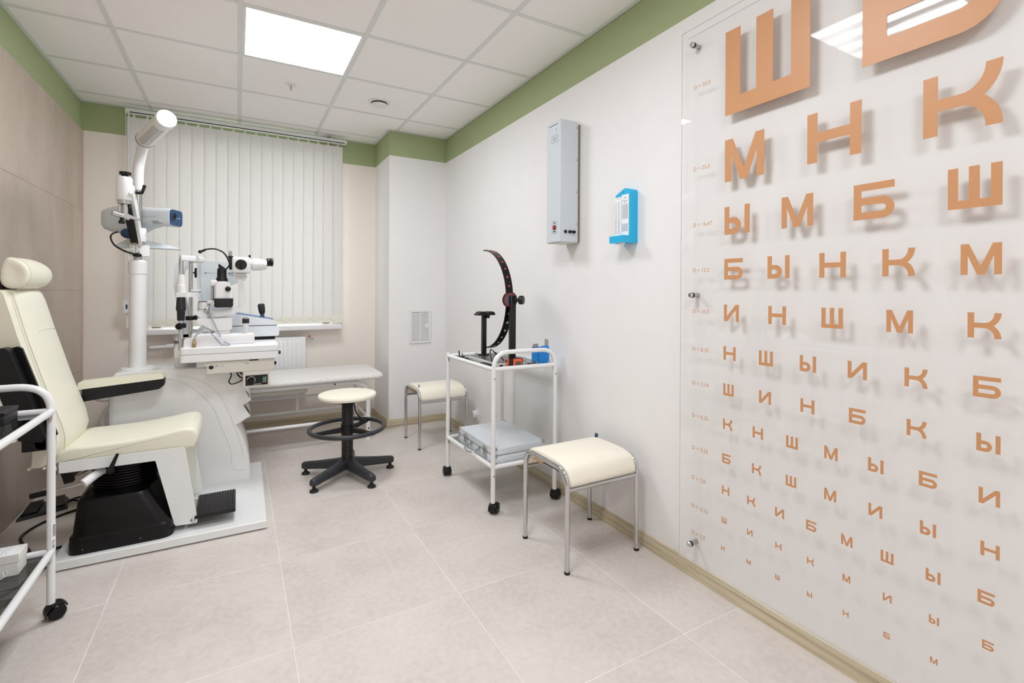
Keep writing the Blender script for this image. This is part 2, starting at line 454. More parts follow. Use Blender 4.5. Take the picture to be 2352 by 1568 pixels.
part(ce, 'edge_trim', G().box(XL, XL + EW, YF, YB, ZC - 0.003, ZC), cbar_m)
part(ce, 'edge_trim', G().box(XL + EW, XC - EW, YB - EW, YB, ZC - 0.003, ZC), cbar_m)
part(ce, 'edge_trim', G().box(XC - EW, XC, YC - EW, YB, ZC - 0.003, ZC), cbar_m)
part(ce, 'edge_trim', G().box(XC, XR - EW, YC - EW, YC, ZC - 0.003, ZC), cbar_m)

# skirting boards with a rounded top
def skirt(name, p0, p1, nrm, mt):
    T, Hh = 0.014, 0.062
    prof = [(0, 0), (T, 0), (T, Hh - 0.022), (T - 0.002, Hh - 0.010), (T - 0.007, Hh - 0.002), (0, Hh)]
    n = Vector(nrm); g = G(); P0, P1 = Vector(p0), Vector(p1)
    g.loft([[P + n * a + Vector((0, 0, z)) for a, z in prof] for P in (P0, P1)])
    return struct(name, g, mt)
skirt('baseboard_right', (XR, YF, 0), (XR, YC, 0), (-1, 0, 0), wood)
skirt('baseboard_pilaster', (XC - 0.014, YC, 0), (XR - 0.014, YC, 0), (0, -1, 0), wood_x)
skirt('baseboard_return', (XC, YC, 0), (XC, YB, 0), (-1, 0, 0), wood)
skirt('baseboard_back', (XLT, YB, 0), (XC - 0.014, YB, 0), (0, -1, 0), wood_x)
corner = mat('skirting_corner', (206, 196, 158), 0.4, var=0.03)
struct('trim_1', G().box(XC - 0.018, XC + 0.004, YC - 0.018, YC + 0.004, 0, 0.066, b=0.004), corner)
struct('trim_2', G().box(XR - 0.022, XR - 0.002, YC - 0.022, YC - 0.002, 0, 0.066, b=0.006), corner)
struct('trim_3', G().box(XC - 0.022, XC - 0.002, YB - 0.022, YB - 0.002, 0, 0.066, b=0.006), corner)

# window behind the blind
win = struct('window_1', G().box(WX0, WX1, YB + 0.13, YB + 0.19, WZ0, WZ0 + 0.06).box(WX0, WX1, YB + 0.13, YB + 0.19, WZ1 - 0.06, WZ1)
             .box(WX0, WX0 + 0.06, YB + 0.13, YB + 0.19, WZ0, WZ1).box(WX1 - 0.06, WX1, YB + 0.13, YB + 0.19, WZ0, WZ1).box(0.04, 0.12, YB + 0.13, YB + 0.19, WZ0, WZ1), whitep)
part(win, 'pane', G().box(WX0 + 0.06, 0.04, YB + 0.155, YB + 0.165, WZ0 + 0.06, WZ1 - 0.06), pane_m)
part(win, 'pane', G().box(0.12, WX1 - 0.06, YB + 0.155, YB + 0.165, WZ0 + 0.06, WZ1 - 0.06), pane_m)
part(win, 'window_sill', G().box(-0.66, 0.826, 4.625, YB + 0.13, 0.848, 0.886, b=0.004), whitep)

# ================================================================== CEILING FITTINGS
def ceiling_lamp(cx_, cy_, label):
    t = thing('ceiling_lamp', label, 'lamp', (cx_, cy_, ZC), 'square ceiling light panels')
    h = 0.288; f = 0.010
    g = G()
    for a, b, c, d in ((-h, h, -h, -h + f), (-h, h, h - f, h), (-h, -h + f, -h + f, h - f), (h - f, h, -h + f, h - f)):
        g.box(cx_ + a, cx_ + b, cy_ + c, cy_ + d, ZC - 0.002, ZC + 0.02)
    part(t, 'frame', g, white)
    part(t, 'diffuser', G().add([(cx_ - h + f, cy_ - h + f, ZC + 0.003), (cx_ + h - f, cy_ - h + f, ZC + 0.003), (cx_ + h - f, cy_ + h - f, ZC + 0.003), (cx_ - h + f, cy_ + h - f, ZC + 0.003)], [(0, 1, 2, 3)]), lamp_m)
ceiling_lamp(*LAMPS[0], 'bright square light panel in the ceiling grid above the black stool')
ceiling_lamp(*LAMPS[1], 'square light panel nearer the viewer, seen only as its mirror image in the eye chart')
ceiling_lamp(*LAMPS[2], 'square light panel behind the viewer, outside the picture')

sx_, sy_ = 0.316, 3.662
t = thing('fire_sprinkler', 'small white sprinkler head with red bulb on the ceiling', 'sprinkler', (sx_, sy_, ZC))
part(t, 'rosette', G().lathe((sx_, sy_, ZC + 0.002), (0, 0, -1), [(0.037, 0), (0.036, 0.004), (0.028, 0.006), (0.020, 0.003), (0.018, 0.008), (0.0, 0.009)]), white)
part(t, 'frame_arm', G().tube([(sx_ - 0.010, sy_, ZC - 0.006), (sx_ - 0.009, sy_, ZC - 0.022), (sx_, sy_, ZC - 0.034)], 0.002, 6).tube([(sx_ + 0.010, sy_, ZC - 0.006), (sx_ + 0.009, sy_, ZC - 0.022), (sx_, sy_, ZC - 0.034)], 0.002, 6), white)
part(t, 'bulb', G().cyl((sx_, sy_, ZC - 0.008), (sx_, sy_, ZC - 0.033), 0.003, n=8), red)
part(t, 'deflector', G().cyl((sx_, sy_, ZC - 0.034), (sx_, sy_, ZC - 0.037), 0.012, n=16), chrome)

vx_, vy_ = 0.917, 3.672
t = thing('ceiling_air_valve', 'round white air valve with a disc on the ceiling', 'vent', (vx_, vy_, ZC))
part(t, 'outer_ring', G().lathe((vx_, vy_, ZC + 0.002), (0, 0, -1), [(0.083, 0), (0.081, 0.005), (0.066, 0.009), (0.058, 0.006), (0.056, 0.0)], 36), white)
part(t, 'throat', G().cyl((vx_, vy_, ZC + 0.001), (vx_, vy_, ZC - 0.003), 0.056, n=36), mat('valve_throat', (150, 142, 136), 0.6, var=0))
part(t, 'disc', G().lathe((vx_, vy_, ZC - 0.014), (0, 0, -1), [(0.0, 0), (0.054, 0), (0.057, 0.004), (0.053, 0.010), (0.0, 0.014)], 36), white)
part(t, 'spindle', G().cyl((vx_, vy_, ZC), (vx_, vy_, ZC - 0.016), 0.006, n=10), steel)

# ================================================================== EYE CHART
CXG = 1.640
chart = thing('eye_chart', 'clear acrylic eye chart with rows of orange Cyrillic letters on the right wall', 'eye chart', (CXG, 0.85, 1.19))
part(chart, 'acrylic_panel', G().box(CXG, CXG + 0.004, 0.235, 1.457, 0.083, 2.296), chart_glass)
part(chart, 'polished_edge', G().box(CXG - 0.0002, CXG + 0.004, 1.4566, 1.4574, 0.083, 2.296).box(CXG - 0.0002, CXG + 0.004, 0.2348, 0.236, 0.083, 2.296).box(CXG - 0.0002, CXG + 0.004, 0.236, 1.4562, 2.2948, 2.2964).box(CXG - 0.0002, CXG + 0.004, 0.236, 1.4562, 0.0825, 0.084), mat('acrylic_edge', (212, 211, 207), 0.3, var=0))
def arc(cx_, cy_, rx, ry, a0, a1, n=10):
    return [(cx_ + rx * cos(radians(a0 + (a1 - a0) * k / n)), cy_ + ry * sin(radians(a0 + (a1 - a0) * k / n))) for k in range(n + 1)]
def bowl(xo, g):
    """ring end of a bowl whose bars run from x 0.2 to xo: outer radius .3, counter radius .1"""
    o = arc(xo, 0.3, 0.3, 0.3, -90, 90, 16); i_ = arc(xo, 0.3, 0.1, 0.1, -90, 90, 16)
    for k in range(16): g.append([o[k], o[k + 1], i_[k + 1], i_[k]])
LET = {}
LET['Ш'] = [[(0, 0), (1, 0), (1, 1), (.8, 1), (.8, .2), (.6, .2), (.6, 1), (.4, 1), (.4, .2), (.2, .2), (.2, 1), (0, 1)]]
LET['Н'] = [[(0, 0), (.2, 0), (.2, .4), (.8, .4), (.8, 0), (1, 0), (1, 1), (.8, 1), (.8, .6), (.2, .6), (.2, 1), (0, 1)]]
LET['М'] = [[(0, 0), (.18, 0), (.18, .62), (.41, 0), (.59, 0), (.82, .62), (.82, 0), (1, 0), (1, 1), (.79, 1), (.5, .27), (.21, 1), (0, 1)]]
LET['И'] = [[(0, 1), (0, 0), (.22, 0), (.8, .70), (.8, 0), (1, 0), (1, 1), (.78, 1), (.2, .30), (.2, 1)]]
LET['К'] = [[(0, 0), (.2, 0), (.2, .4)] + arc(.5, 0, .3, .4, 90, 0) + [(1, 0)] + arc(.5, 0, .5, .6, 0, 56) + list(reversed(arc(.5, 1, .5, -.6, 0, 56)))[1:] + [(.8, 1)] + arc(.5, 1, .3, -.4, 0, 90) + [(.2, .6), (.2, 1), (0, 1)]]
b_ = [[(0, 0), (.2, 0), (.2, 1), (0, 1)], [(.2, .8), (1, .8), (1, 1), (.2, 1)], [(.2, .4), (.7, .4), (.7, .6), (.2, .6)], [(.2, 0), (.7, 0), (.7, .2), (.2, .2)]]; bowl(.7, b_); LET['Б'] = b_
b_ = [[(0, 0), (.2, 0), (.2, 1), (0, 1)], [(.2, .4), (.36, .4), (.36, .6), (.2, .6)], [(.2, 0), (.36, 0), (.36, .2), (.2, .2)], [(.8, 0), (1, 0), (1, 1), (.8, 1)]]; bowl(.36, b_); LET['Ы'] = b_
LMESH = {}
for ch, polys in LET.items():
    g = G()
    for p in polys: g.prism([(-u, v) for u, v in p], 'yz', -0.0007, 0.0)
    LMESH[ch] = mesh_of('letter', g, orange, angle=20)
ROWS = [('50,0', 2.204, 1.882, 'ШБ'), ('25,0', 1.788, 1.626, 'МНК'), ('16,67', 1.530, 1.423, 'ЫМБШ'), ('12,5', 1.330, 1.2505, 'БЫНКМ'),
        ('10,0', 1.154, 1.0895, 'ИНШМК'), ('8,33', 0.993, 0.940, 'НШЫИКБ'), ('7,14', 0.849, 0.8035, 'ШИНБКЫ'), ('6,25', 0.7125, 0.6722, 'КНШМЫБИ'),
        ('5,55', 0.577, 0.541, 'БКШМИЫН'), ('5,0', 0.452, 0.4197, 'НКИБМШЫБ'), ('3,33', 0.3295, 0.3075, 'ШИНКМИЫБ'), ('2,5', 0.2167, 0.2002, 'ИМШЫНБМК')]
for D, z1, z0, chars in ROWS:
    h = z1 - z0; yl = 1.242 if h > 0.06 else (1.243 if h > 0.039 else 1.246); yr = 0.451 + h if h > 0.035 else 0.4595 + h
    if D == '2,5': yl, yr = 1.249, 0.4785
    if D == '3,33': yl, yr = 1.247, 0.4825
    if D == '50,0': yr = 0.765
    n = len(chars)
    for k, ch in enumerate(chars):
        y = yl + (yr - yl) * k / (n - 1)
        inst(chart, 'letter', LMESH[ch], (CXG - 0.0003, y, z0), (0, 0, 0), (1, h, h))
    text(chart, 'row_label', 'D = ' + D, 0.0225, (CXG - 0.0006, 1.3925, (z0 + z1) / 2 - 0.007), (0, -1, 0), (0, 0, 1), orange)
for y in (1.399, 0.293):
    for z in (2.226, 1.188, 0.153):
        o = part(chart, 'standoff', G().cyl((CXG + 0.006, y, z), (XR, y, z), 0.0095, n=20), steel, 'brushed steel spacer holding the panel off the wall')
        part(o, 'standoff_cap', G().lathe((CXG, y, z), (-1, 0, 0), [(0.0105, 0), (0.0105, 0.008), (0.008, 0.011), (0.0, 0.011)], 20), chrome)
        part(o, 'washer', G().cyl((CXG - 0.0008, y, z), (CXG + 0.0075, y, z), 0.0112, n=20), black)

# ================================================================== WALL FITTINGS
# steel air steriliser
ux0, uy0, uy1, uz0, uz1 = 1.545, 2.213, 2.352, 1.476, 2.152
t = thing('air_steriliser', 'tall pale grey steel wall box with red switch beside the blue thermometer', 'wall box', (XR, (uy0 + uy1) / 2, uz0))
part(t, 'housing', G().box(ux0, 1.664, uy0, uy1, uz0, uz1, b=0.0015, seg=1), bluegrey2)
part(t, 'back_plate', G().box(1.666, XR, uy0 + 0.004, uy1 - 0.004, uz0 + 0.004, uz1 - 0.012), mat('brown_plate', (128, 116, 104), 0.6, var=0))
part(t, 'bottom_grille', G().box(ux0 + 0.006, 1.660, uy0 + 0.006, uy1 - 0.006, uz0 - 0.004, uz0), ltgrey)
for z in (2.117, 1.937, 1.757, 1.578):
    part(t, 'screw', G().lathe((1.655, uy0, z), (0, -1, 0), [(0.0045, 0), (0.004, 0.0015), (0.0, 0.002)], 12), steel)
for x, r_ in ((1.578, 0.0085), (1.607, 0.0085), (1.633, 0.0085)):
    part(t, 'fuse_holder', G().lathe((x, uy0, 1.532), (0, -1, 0), [(0.0095, 0), (0.0085, 0.004), (0.0075, 0.008 if x < 1.59 else 0.014), (0.0, 0.008 if x < 1.59 else 0.014)], 16), black)
sw = part(t, 'power_switch', G().lathe((ux0, 2.272, 1.558), (-1, 0, 0), [(0.015, 0), (0.015, 0.002), (0.013, 0.003), (0.0, 0.003)], 20), black)
part(sw, 'rocker', G().lathe((ux0 - 0.002, 2.272, 1.560), (-1, 0, 0), [(0.0105, 0), (0.0095, 0.005), (0.0, 0.006)], 18), red)
g = G()
for (ya, yb, za, zb) in ((2.250, 2.294, 1.592, 1.5932), (2.250, 2.294, 1.524, 1.5252), (2.250, 2.2512, 1.524, 1.5932), (2.2928, 2.294, 1.524, 1.5932), (2.264, 2.280, 1.580, 1.586), (2.260, 2.284, 1.532, 1.538)):
    g.box(ux0 - 0.0004, ux0, ya, yb, za, zb)
part(t, 'switch_marking', g, inkd)
g = G()
for (ya, yb, za, zb) in ((2.24, 2.302, 2.072, 2.0732), (2.24, 2.302, 2.034, 2.0352), (2.24, 2.2412, 2.034, 2.0732), (2.3008, 2.302, 2.034, 2.0732), (2.25, 2.292, 2.0595, 2.0612), (2.250, 2.290, 2.0525, 2.0540), (2.256, 2.286, 2.0440, 2.0458)):
    g.box(ux0 - 0.0004, ux0, ya, yb, za, zb)
for a in range(8): g.box(ux0 - 0.0004, ux0, 2.322 - 0.011 * a, 2.331 - 0.011 * a, 2.1315, 2.1355)
part(t, 'printed_plate', g, inkd)
part(t, 'seal_hook', G().tube([(ux0 - 0.001, 2.268, 2.084), (ux0 - 0.001, 2.268, 2.096), (ux0 - 0.001, 2.260, 2.106), (ux0 - 0.001, 2.250, 2.110)], 0.0012, 6), steel)

# sky-blue hygrometer
hy0, hy1 = 1.757, 1.862
t = thing('wall_hygrometer', 'sky-blue wall thermometer and hygrometer with white scale cards', 'thermometer', (XR, 1.81, 1.43))
body = [(hy0, 1.436), (hy1, 1.436), (hy1, 1.668), (hy1 - 0.004, 1.676), (hy0 + 0.046, 1.700), (hy0 + 0.030, 1.702), (hy0, 1.693)]
part(t, 'backboard', G().prism(rpoly(body, [0.002, 0.002, 0.01, 0.01, 0.012, 0.012, 0.014]), 'yz', 1.630, XR), cyan)
part(t, 'water_tray', G().prism([(1.630, 1.437), (1.588, 1.437), (1.588, 1.470), (1.630, 1.470)], 'xz', hy0 - 0.001, hy1 - 0.006), cyan)
part(t, 'scale_card', G().box(1.6265, 1.630, 1.816, 1.858, 1.470, 1.664), paper)
part(t, 'instruction_card', G().box(1.6275, 1.630, 1.764, 1.813, 1.472, 1.671), paper)
g = G()
for k in range(14): g.box(1.6260, 1.6266, 1.835, 1.839, 1.515 + 0.0095 * k, 1.5185 + 0.0095 * k)
for k in range(9): g.box(1.6268, 1.6276, 1.768, 1.809, 1.494 + 0.0042 * k, 1.4956 + 0.0042 * k)
for k in range(17): g.box(1.6268, 1.6276, 1.768, 1.809, 1.554 + 0.0042 * k, 1.5556 + 0.0042 * k)
g.box(1.6268, 1.6276, 1.770, 1.807, 1.640, 1.6425); g.box(1.6268, 1.6276, 1.780, 1.798, 1.632, 1.6345)
g.box(1.6268, 1.6276, 1.780, 1.786, 1.653, 1.659); g.box(1.6268, 1.6276, 1.791, 1.797, 1.653, 1.659); g.box(1.6260, 1.6266, 1.822, 1.846, 1.656, 1.658)
part(t, 'printing', g, ink)
for y in (1.850, 1.828):
    o = part(t, 'thermometer_tube', G().cyl((1.6255, y, 1.485), (1.6255, y, 1.640), 0.0022, n=8), mat('thermometer_glass', (212, 216, 222), 0.15, var=0))
    part(o, 'red_column', G().cyl((1.6240, y, 1.487), (1.6240, y, 1.555), 0.0010, n=6), mat('spirit_column', (170, 90, 100), 0.4, var=0))
part(t, 'nail', G().cyl((1.630, 1.806, 1.686), (1.626, 1.806, 1.686), 0.003, n=10), steel)
part(t, 'feed_bulb', G().lathe((1.618, 1.800, 1.437), (0, 0, -1), [(0.018, 0), (0.016, 0.006), (0.008, 0.010), (0.0, 0.011)], 14), whitep)

# plastic vent grille on the pilaster
va0, va1, vz0, vz1 = 1.336, 1.537, 0.725, 1.025
t = thing('vent_grille', 'white louvred plastic vent door on the wall above the far chrome stool', 'vent', (1.437, YC, vz0))
g = G()
for q in ((va0, va1, vz0, vz0 + 0.022), (va0, va1, vz1 - 0.022, vz1), (va0, va0 + 0.022, vz0 + 0.022, vz1 - 0.022), (va1 - 0.022, va1, vz0 + 0.022, vz1 - 0.022)):
    g.box(q[0], q[1], YC - 0.012, YC, q[2], q[3], b=0.002, seg=1)
g.box(1.432, 1.441, YC - 0.009, YC - 0.004, vz0 + 0.02, vz1 - 0.02)
part(t, 'frame', g, whitep)
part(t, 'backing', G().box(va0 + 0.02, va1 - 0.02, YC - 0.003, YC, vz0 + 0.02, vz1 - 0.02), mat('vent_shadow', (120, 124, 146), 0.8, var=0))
nl = 24
me = mesh_of('slat', G().add([(-0.0795, -0.010, -0.0042), (0.0795, -0.010, -0.0042), (0.0795, -0.004, 0.0046), (-0.0795, -0.004, 0.0046),
                             (-0.0795, -0.0088, -0.0048), (0.0795, -0.0088, -0.0048), (0.0795, -0.0028, 0.0040), (-0.0795, -0.0028, 0.0040)],
                            [(0, 1, 2, 3), (4, 5, 6, 7), (0, 1, 5, 4), (2, 3, 7, 6), (0, 3, 7, 4), (1, 2, 6, 5)]), whitep)
for k in range(nl): inst(t, 'slat', me, (1.4365, YC, vz0 + 0.030 + k * (vz1 - vz0 - 0.060) / (nl - 1)))
part(t, 'latch', G().cyl((va1 - 0.036, YC, 0.880), (va1 - 0.036, YC - 0.0125, 0.880), 0.020, n=24).box(va1 - 0.038, va1 - 0.034, YC - 0.015, YC - 0.012, 0.868, 0.892), whitep)

# wall socket
t = thing('wall_socket', 'white wall socket low on the right wall behind the trolley', 'socket', (XR, 3.545, 0.21))
part(t, 'cover_plate', G().box(XR - 0.010, XR, 3.505, 3.592, 0.163, 0.252, b=0.004), whitep)
o = part(t, 'outlet', G().lathe((XR - 0.010, 3.556, 0.212), (-1, 0, 0), [(0.030, 0), (0.030, 0.030), (0.026, 0.033), (0.0, 0.033)], 24), whitep)
part(o, 'pin_hole', G().cyl((XR - 0.0432, 3.566, 0.216), (XR - 0.0442, 3.566, 0.216), 0.004, n=10).cyl((XR - 0.0432, 3.546, 0.208), (XR - 0.0442, 3.546, 0.208), 0.004, n=10), black)

# ================================================================== WINDOW BLIND
bx0, bx1, byy = -0.730, 0.836, 4.672
t = thing('vertical_blind', 'closed cream vertical slat blind covering the window', 'blind', (0.05, byy, 2.55))
hr = part(t, 'headrail', G().box(-0.738, 0.868, byy - 0.020, byy + 0.022, 2.533, 2.566, b=0.002, seg=1), white)
part(hr, 'track_slot', G().box(-0.71, 0.85, byy - 0.0215, byy - 0.0195, 2.5345, 2.541), black)
part(t, 'wall_bracket', G().box(-0.50, -0.46, byy, YB, 2.566, 2.571), steel)
part(t, 'wall_bracket', G().box(0.70, 0.74, byy, YB, 2.566, 2.571), steel)
ns = 19; pitch = (bx1 - bx0 - 0.089) / (ns - 1); zt, zb_ = 2.505, 0.905
ang = radians(2.5)
sg = G(); dx_, dy_ = 0.0445 * cos(ang), 0.0445 * sin(ang)
hem = 0.060
def slat_geo(z0, z1, th):
    g = G(); r0 = []; r1 = []
    N = 6; poly = []
    for k in range(N + 1):
        u = -1 + 2 * k / N; poly.append((u * dx_, u * dy_ - 0.003 * (1 - u * u)))
    for k in range(N, -1, -1):
        u = -1 + 2 * k / N; poly.append((u * dx_, u * dy_ - 0.003 * (1 - u * u) + th))
    return g.prism(poly, 'xy', z0, z1)
nt = blind_m.node_tree; trl = nt.nodes.new('ShaderNodeBsdfTranslucent'); mxs = nt.nodes.new('ShaderNodeMixShader')   # daylight glows through the fabric
trl.inputs[0].default_value = L3((238, 236, 233)); mxs.inputs[0].default_value = 0.30
nt.links.new(nt.nodes['Principled BSDF'].outputs[0], mxs.inputs[1]); nt.links.new(trl.outputs[0], mxs.inputs[2]); nt.links.new(mxs.outputs[0], nt.nodes['Material Output'].inputs[0])
slat_me = mesh_of('slat', slat_geo(zb_ + hem - zb_, zt - zb_, 0.0012), blind_m)
hem_me = mesh_of('hem', slat_geo(0, hem, 0.004), blind_h)
car_me = mesh_of('carrier', G().box(-0.004, 0.004, -0.006, 0.006, 0.010, 0.036).box(-0.009, 0.009, -0.003, 0.003, -0.004, 0.010, b=0.002, seg=1), whitep)
for k in range(ns):
    x = bx0 + 0.0445 + pitch * k
    o = inst(t, 'slat', slat_me, (x, byy, zb_))
    inst(o, 'hem', hem_me, (x, byy, zb_)); inst(o, 'carrier', car_me, (x, byy, zt - 0.002))
g = G()
for k in range(ns - 1):
    x = bx0 + 0.0445 + pitch * k
    g.tube([(x + 0.022, byy - 0.010, zb_ + 0.045), (x + 0.022 + pitch * 0.5, byy - 0.014, zb_ + 0.018), (x + 0.022 + pitch, byy - 0.010, zb_ + 0.045)], 0.0014, 5)
part(t, 'bottom_chain', g, blind_h)
part(t, 'control_cord', G().tube([(-0.716, byy - 0.028, 2.53), (-0.722, byy - 0.028, 1.7), (-0.732, byy - 0.028, 1.10), (-0.740, byy - 0.028, 1.04), (-0.728, byy - 0.028, 1.012), (-0.716, byy - 0.028, 1.04), (-0.714, byy - 0.028, 1.5), (-0.712, byy - 0.028, 2.53)], 0.0022, 6).tube([(-0.733, byy - 0.026, 2.53), (-0.733, byy - 0.026, 1.12)], 0.0016, 5), whitep)
o = part(t, 'cord_weight', G().prism(rpoly(rect(-0.742, -0.702, 1.020, 1.115), [0.018, 0.018, 0.004, 0.004]), 'xz', byy - 0.040, byy - 0.016), whitep)
part(o, 'blue_mark', G().box(-0.727, -0.716, byy - 0.0415, byy - 0.0398, 1.050, 1.084, b=0.0008, seg=1), navy)

# ================================================================== RADIATOR
t = thing('radiator', 'white ribbed panel radiator under the window sill', 'radiator', (0.07, 4.70, 0.25))
rx0, rx1 = -0.37, 0.527
part(t, 'panel', G().box(rx0, rx1, 4.662, 4.752, 0.27, 0.786, b=0.006), white)
me = mesh_of('flute', G().add([(-0.010, 0, 0.30), (-0.006, -0.006, 0.31), (0.006, -0.006, 0.31), (0.010, 0, 0.30), (-0.010, 0, 0.755), (-0.006, -0.006, 0.745), (0.006, -0.006, 0.745), (0.010, 0, 0.755)],
                             [(0, 1, 5, 4), (1, 2, 6, 5), (2, 3, 7, 6), (0, 3, 2, 1), (4, 5, 6, 7)]), white)
for k in range(26): inst(t, 'flute', me, (rx0 + 0.035 + k * 0.0331, 4.6622, 0))
g = G()
for k in range(60): g.box(rx0 + 0.01 + k * 0.0147, rx0 + 0.013 + k * 0.0147, 4.670, 4.745, 0.786, 0.792)
part(t, 'top_grille', g, white)
part(t, 'valve_body', G().cyl((rx0 - 0.012, 4.69, 0.755), (rx0 + 0.002, 4.69, 0.755), 0.012, n=14).cyl((-0.43, 4.69, 0.752), (rx0 - 0.01, 4.69, 0.752), 0.011, n=14).cyl((-0.415, 4.69, 0.755), (-0.415, 4.69, 0.785), 0.011, n=14), steel)
o = part(t, 'thermostat_head', G().lathe((-0.415, 4.69, 0.785), (0, 0, 1), [(0.014, 0), (0.020, 0.008), (0.022, 0.030), (0.020, 0.048), (0.014, 0.056), (0.0, 0.058)], 20), whitep)
part(o, 'black_ring', G().cyl((-0.415, 4.69, 0.782), (-0.415, 4.69, 0.790), 0.0185, n=20), black)
part(t, 'supply_pipe', G().tube(fpath([(-0.435, 4.69, 0.752), (-0.585, 4.69, 0.745), (-0.600, YB, 0.745)], 0.02), 0.0135, 12).cyl((-0.432, 4.69, 0.752), (-0.480, 4.69, 0.750), 0.019, n=16), whitep)
o = part(t, 'drain_tap', G().cyl((rx1, 4.69, 0.772), (rx1 + 0.034, 4.69, 0.772), 0.006, n=12).tube(smooth([(rx1 + 0.030, 4.69, 0.772), (rx1 + 0.046, 4.69, 0.772), (rx1 + 0.058, 4.69, 0.766), (rx1 + 0.062, 4.69, 0.752)]), 0.0055, 10).cyl((rx1 + 0.034, 4.69, 0.772), (rx1 + 0.034, 4.69, 0.784), 0.005, n=10), steel)
part(o, 'tap_handle', G().box(rx1 + 0.020, rx1 + 0.048, 4.685, 4.695, 0.784, 0.790, b=0.002).cyl((rx1 + 0.034, 4.69, 0.782), (rx1 + 0.034, 4.69, 0.793), 0.007, n=12), red)

# ================================================================== EXAM COUCH
t = thing('exam_couch', 'long pale padded examination couch on white tube legs under the window', 'couch', (0.12, 4.22, 0))
cx0, cx1, cy0, cy1 = -0.78, 1.035, 3.93, 4.535
rings = []
for z, ins in ((0.492, 0.010), (0.497, 0.002), (0.508, 0.0), (0.520, 0.002), (0.528, 0.010), (0.532, 0.028)):
    rings.append([(u, v, z) for u, v in rpoly(rect(cx0 + ins, cx1 - ins, cy0 + ins, cy1 - ins), 0.075 - ins * 0.5, 8)])
pd = part(t, 'padded_top', G().loft(rings), couch_m, angle=50)
part(pd, 'edge_seam', G().tube([(u, v, 0.5255) for u, v in rpoly(rect(cx0 + 0.008, cx1 - 0.008, cy0 + 0.008, cy1 - 0.008), 0.07, 8)], 0.0022, 5, closed=True), couch_m)
for y in (3.995, 4.465):
    part(t, 'side_frame', G().tube(fpath([(0.918, y, 0.006), (0.918, y, 0.470), (-0.745, y, 0.470), (-0.745, y, 0.006)], 0.14, 10), 0.0175, 12), white)
    part(t, 'lower_rail', G().tube([(-0.745, y, 0.178), (0.918, y, 0.178)], 0.0125, 10), white)
for x in (0.918, -0.745):
    part(t, 'end_rail', G().tube([(x, 3.995, 0.178), (x, 4.465, 0.178)], 0.0115, 10).tube([(x - 0.16 * (1 if x > 0 else -1), 3.995, 0.470), (x - 0.16 * (1 if x > 0 else -1), 4.465, 0.470)], 0.0115, 10), white)
    for y in (3.995, 4.465):
        part(t, 'foot_cap', G().cyl((x, y, 0.0), (x, y, 0.012), 0.019, n=14), white)
part(t, 'support_panel', G().box(-0.30, 0.475, 4.08, 4.44, 0.405, 0.455, b=0.004), offw)
part(t, 'support_post', G().box(0.425, 0.450, 4.44, 4.465, 0.178, 0.47), white)
part(t, 'inner_rail', G().tube([(-0.70, 4.455, 0.305), (0.87, 4.455, 0.305)], 0.011, 10), white)
part(t, 'bolt', G().cyl((0.66, 3.978, 0.470), (0.66, 3.974, 0.470), 0.006, n=10), black)
part(t, 'bolt', G().cyl((0.918, 3.978, 0.095), (0.918, 3.974, 0.095), 0.006, n=10), black)

# ================================================================== BLACK ROUND STOOL
SX, SY = 0.622, 3.28
t = thing('swivel_stool', 'round cream swivel stool on a black five-foot base with foot ring', 'stool', (SX, SY, 0))
part(t, 'seat', G().lathe((SX, SY, 0.504), (0, 0, 1), [(0.0, 0), (0.160, 0), (0.176, 0.006), (0.180, 0.018), (0.176, 0.028), (0.164, 0.032), (0.0, 0.033)], 44), cream2)
part(t, 'seat_plate', G().cyl((SX, SY, 0.484), (SX, SY, 0.504), 0.085, n=24).cyl((SX, SY, 0.465), (SX, SY, 0.486), 0.020, n=16), black)
prof = []
for k in range(34):
    z = 0.105 + (0.465 - 0.105) * k / 33
    prof += [(0.0345, z), (0.0365, z + 0.003), (0.0345, z + 0.006)]
part(t, 'bellows_column', G().lathe((SX, SY, 0), (0, 0, 1), prof, 24), blackm)
part(t, 'foot_ring', G().tube([(SX + 0.228 * cos(2 * pi * k / 48), SY + 0.228 * sin(2 * pi * k / 48), 0.310) for k in range(48)], 0.0135, 12, closed=True), graph)
o = part(t, 'ring_hub', G().cyl((SX, SY, 0.275), (SX, SY, 0.335), 0.040, n=24), black)
for a in (186, 45, 305):
    c_, s_ = cos(radians(a)), sin(radians(a)); p_ = Vector((-s_, c_, 0)) * 0.012
    A = Vector((SX + 0.03 * c_, SY + 0.03 * s_, 0)); B = Vector((SX + 0.222 * c_, SY + 0.222 * s_, 0))
    part(t, 'ring_spoke', G().add([A + p_ + Vector((0, 0, 0.285)), A - p_ + Vector((0, 0, 0.285)), A - p_ + Vector((0, 0, 0.318)), A + p_ + Vector((0, 0, 0.318)),
                                  B + p_ + Vector((0, 0, 0.292)), B - p_ + Vector((0, 0, 0.292)), B - p_ + Vector((0, 0, 0.306)), B + p_ + Vector((0, 0, 0.306))],
                                 [(0, 1, 2, 3), (4, 5, 6, 7), (0, 1, 5, 4), (1, 2, 6, 5), (2, 3, 7, 6), (3, 0, 4, 7)]), black)
o = part(t, 'height_lever', G().tube(smooth([(SX + 0.03, SY - 0.02, 0.484), (SX + 0.040, SY - 0.02, 0.45), (SX + 0.052, SY - 0.02, 0.405), (SX + 0.075, SY - 0.02, 0.372)]), 0.004, 8), black)
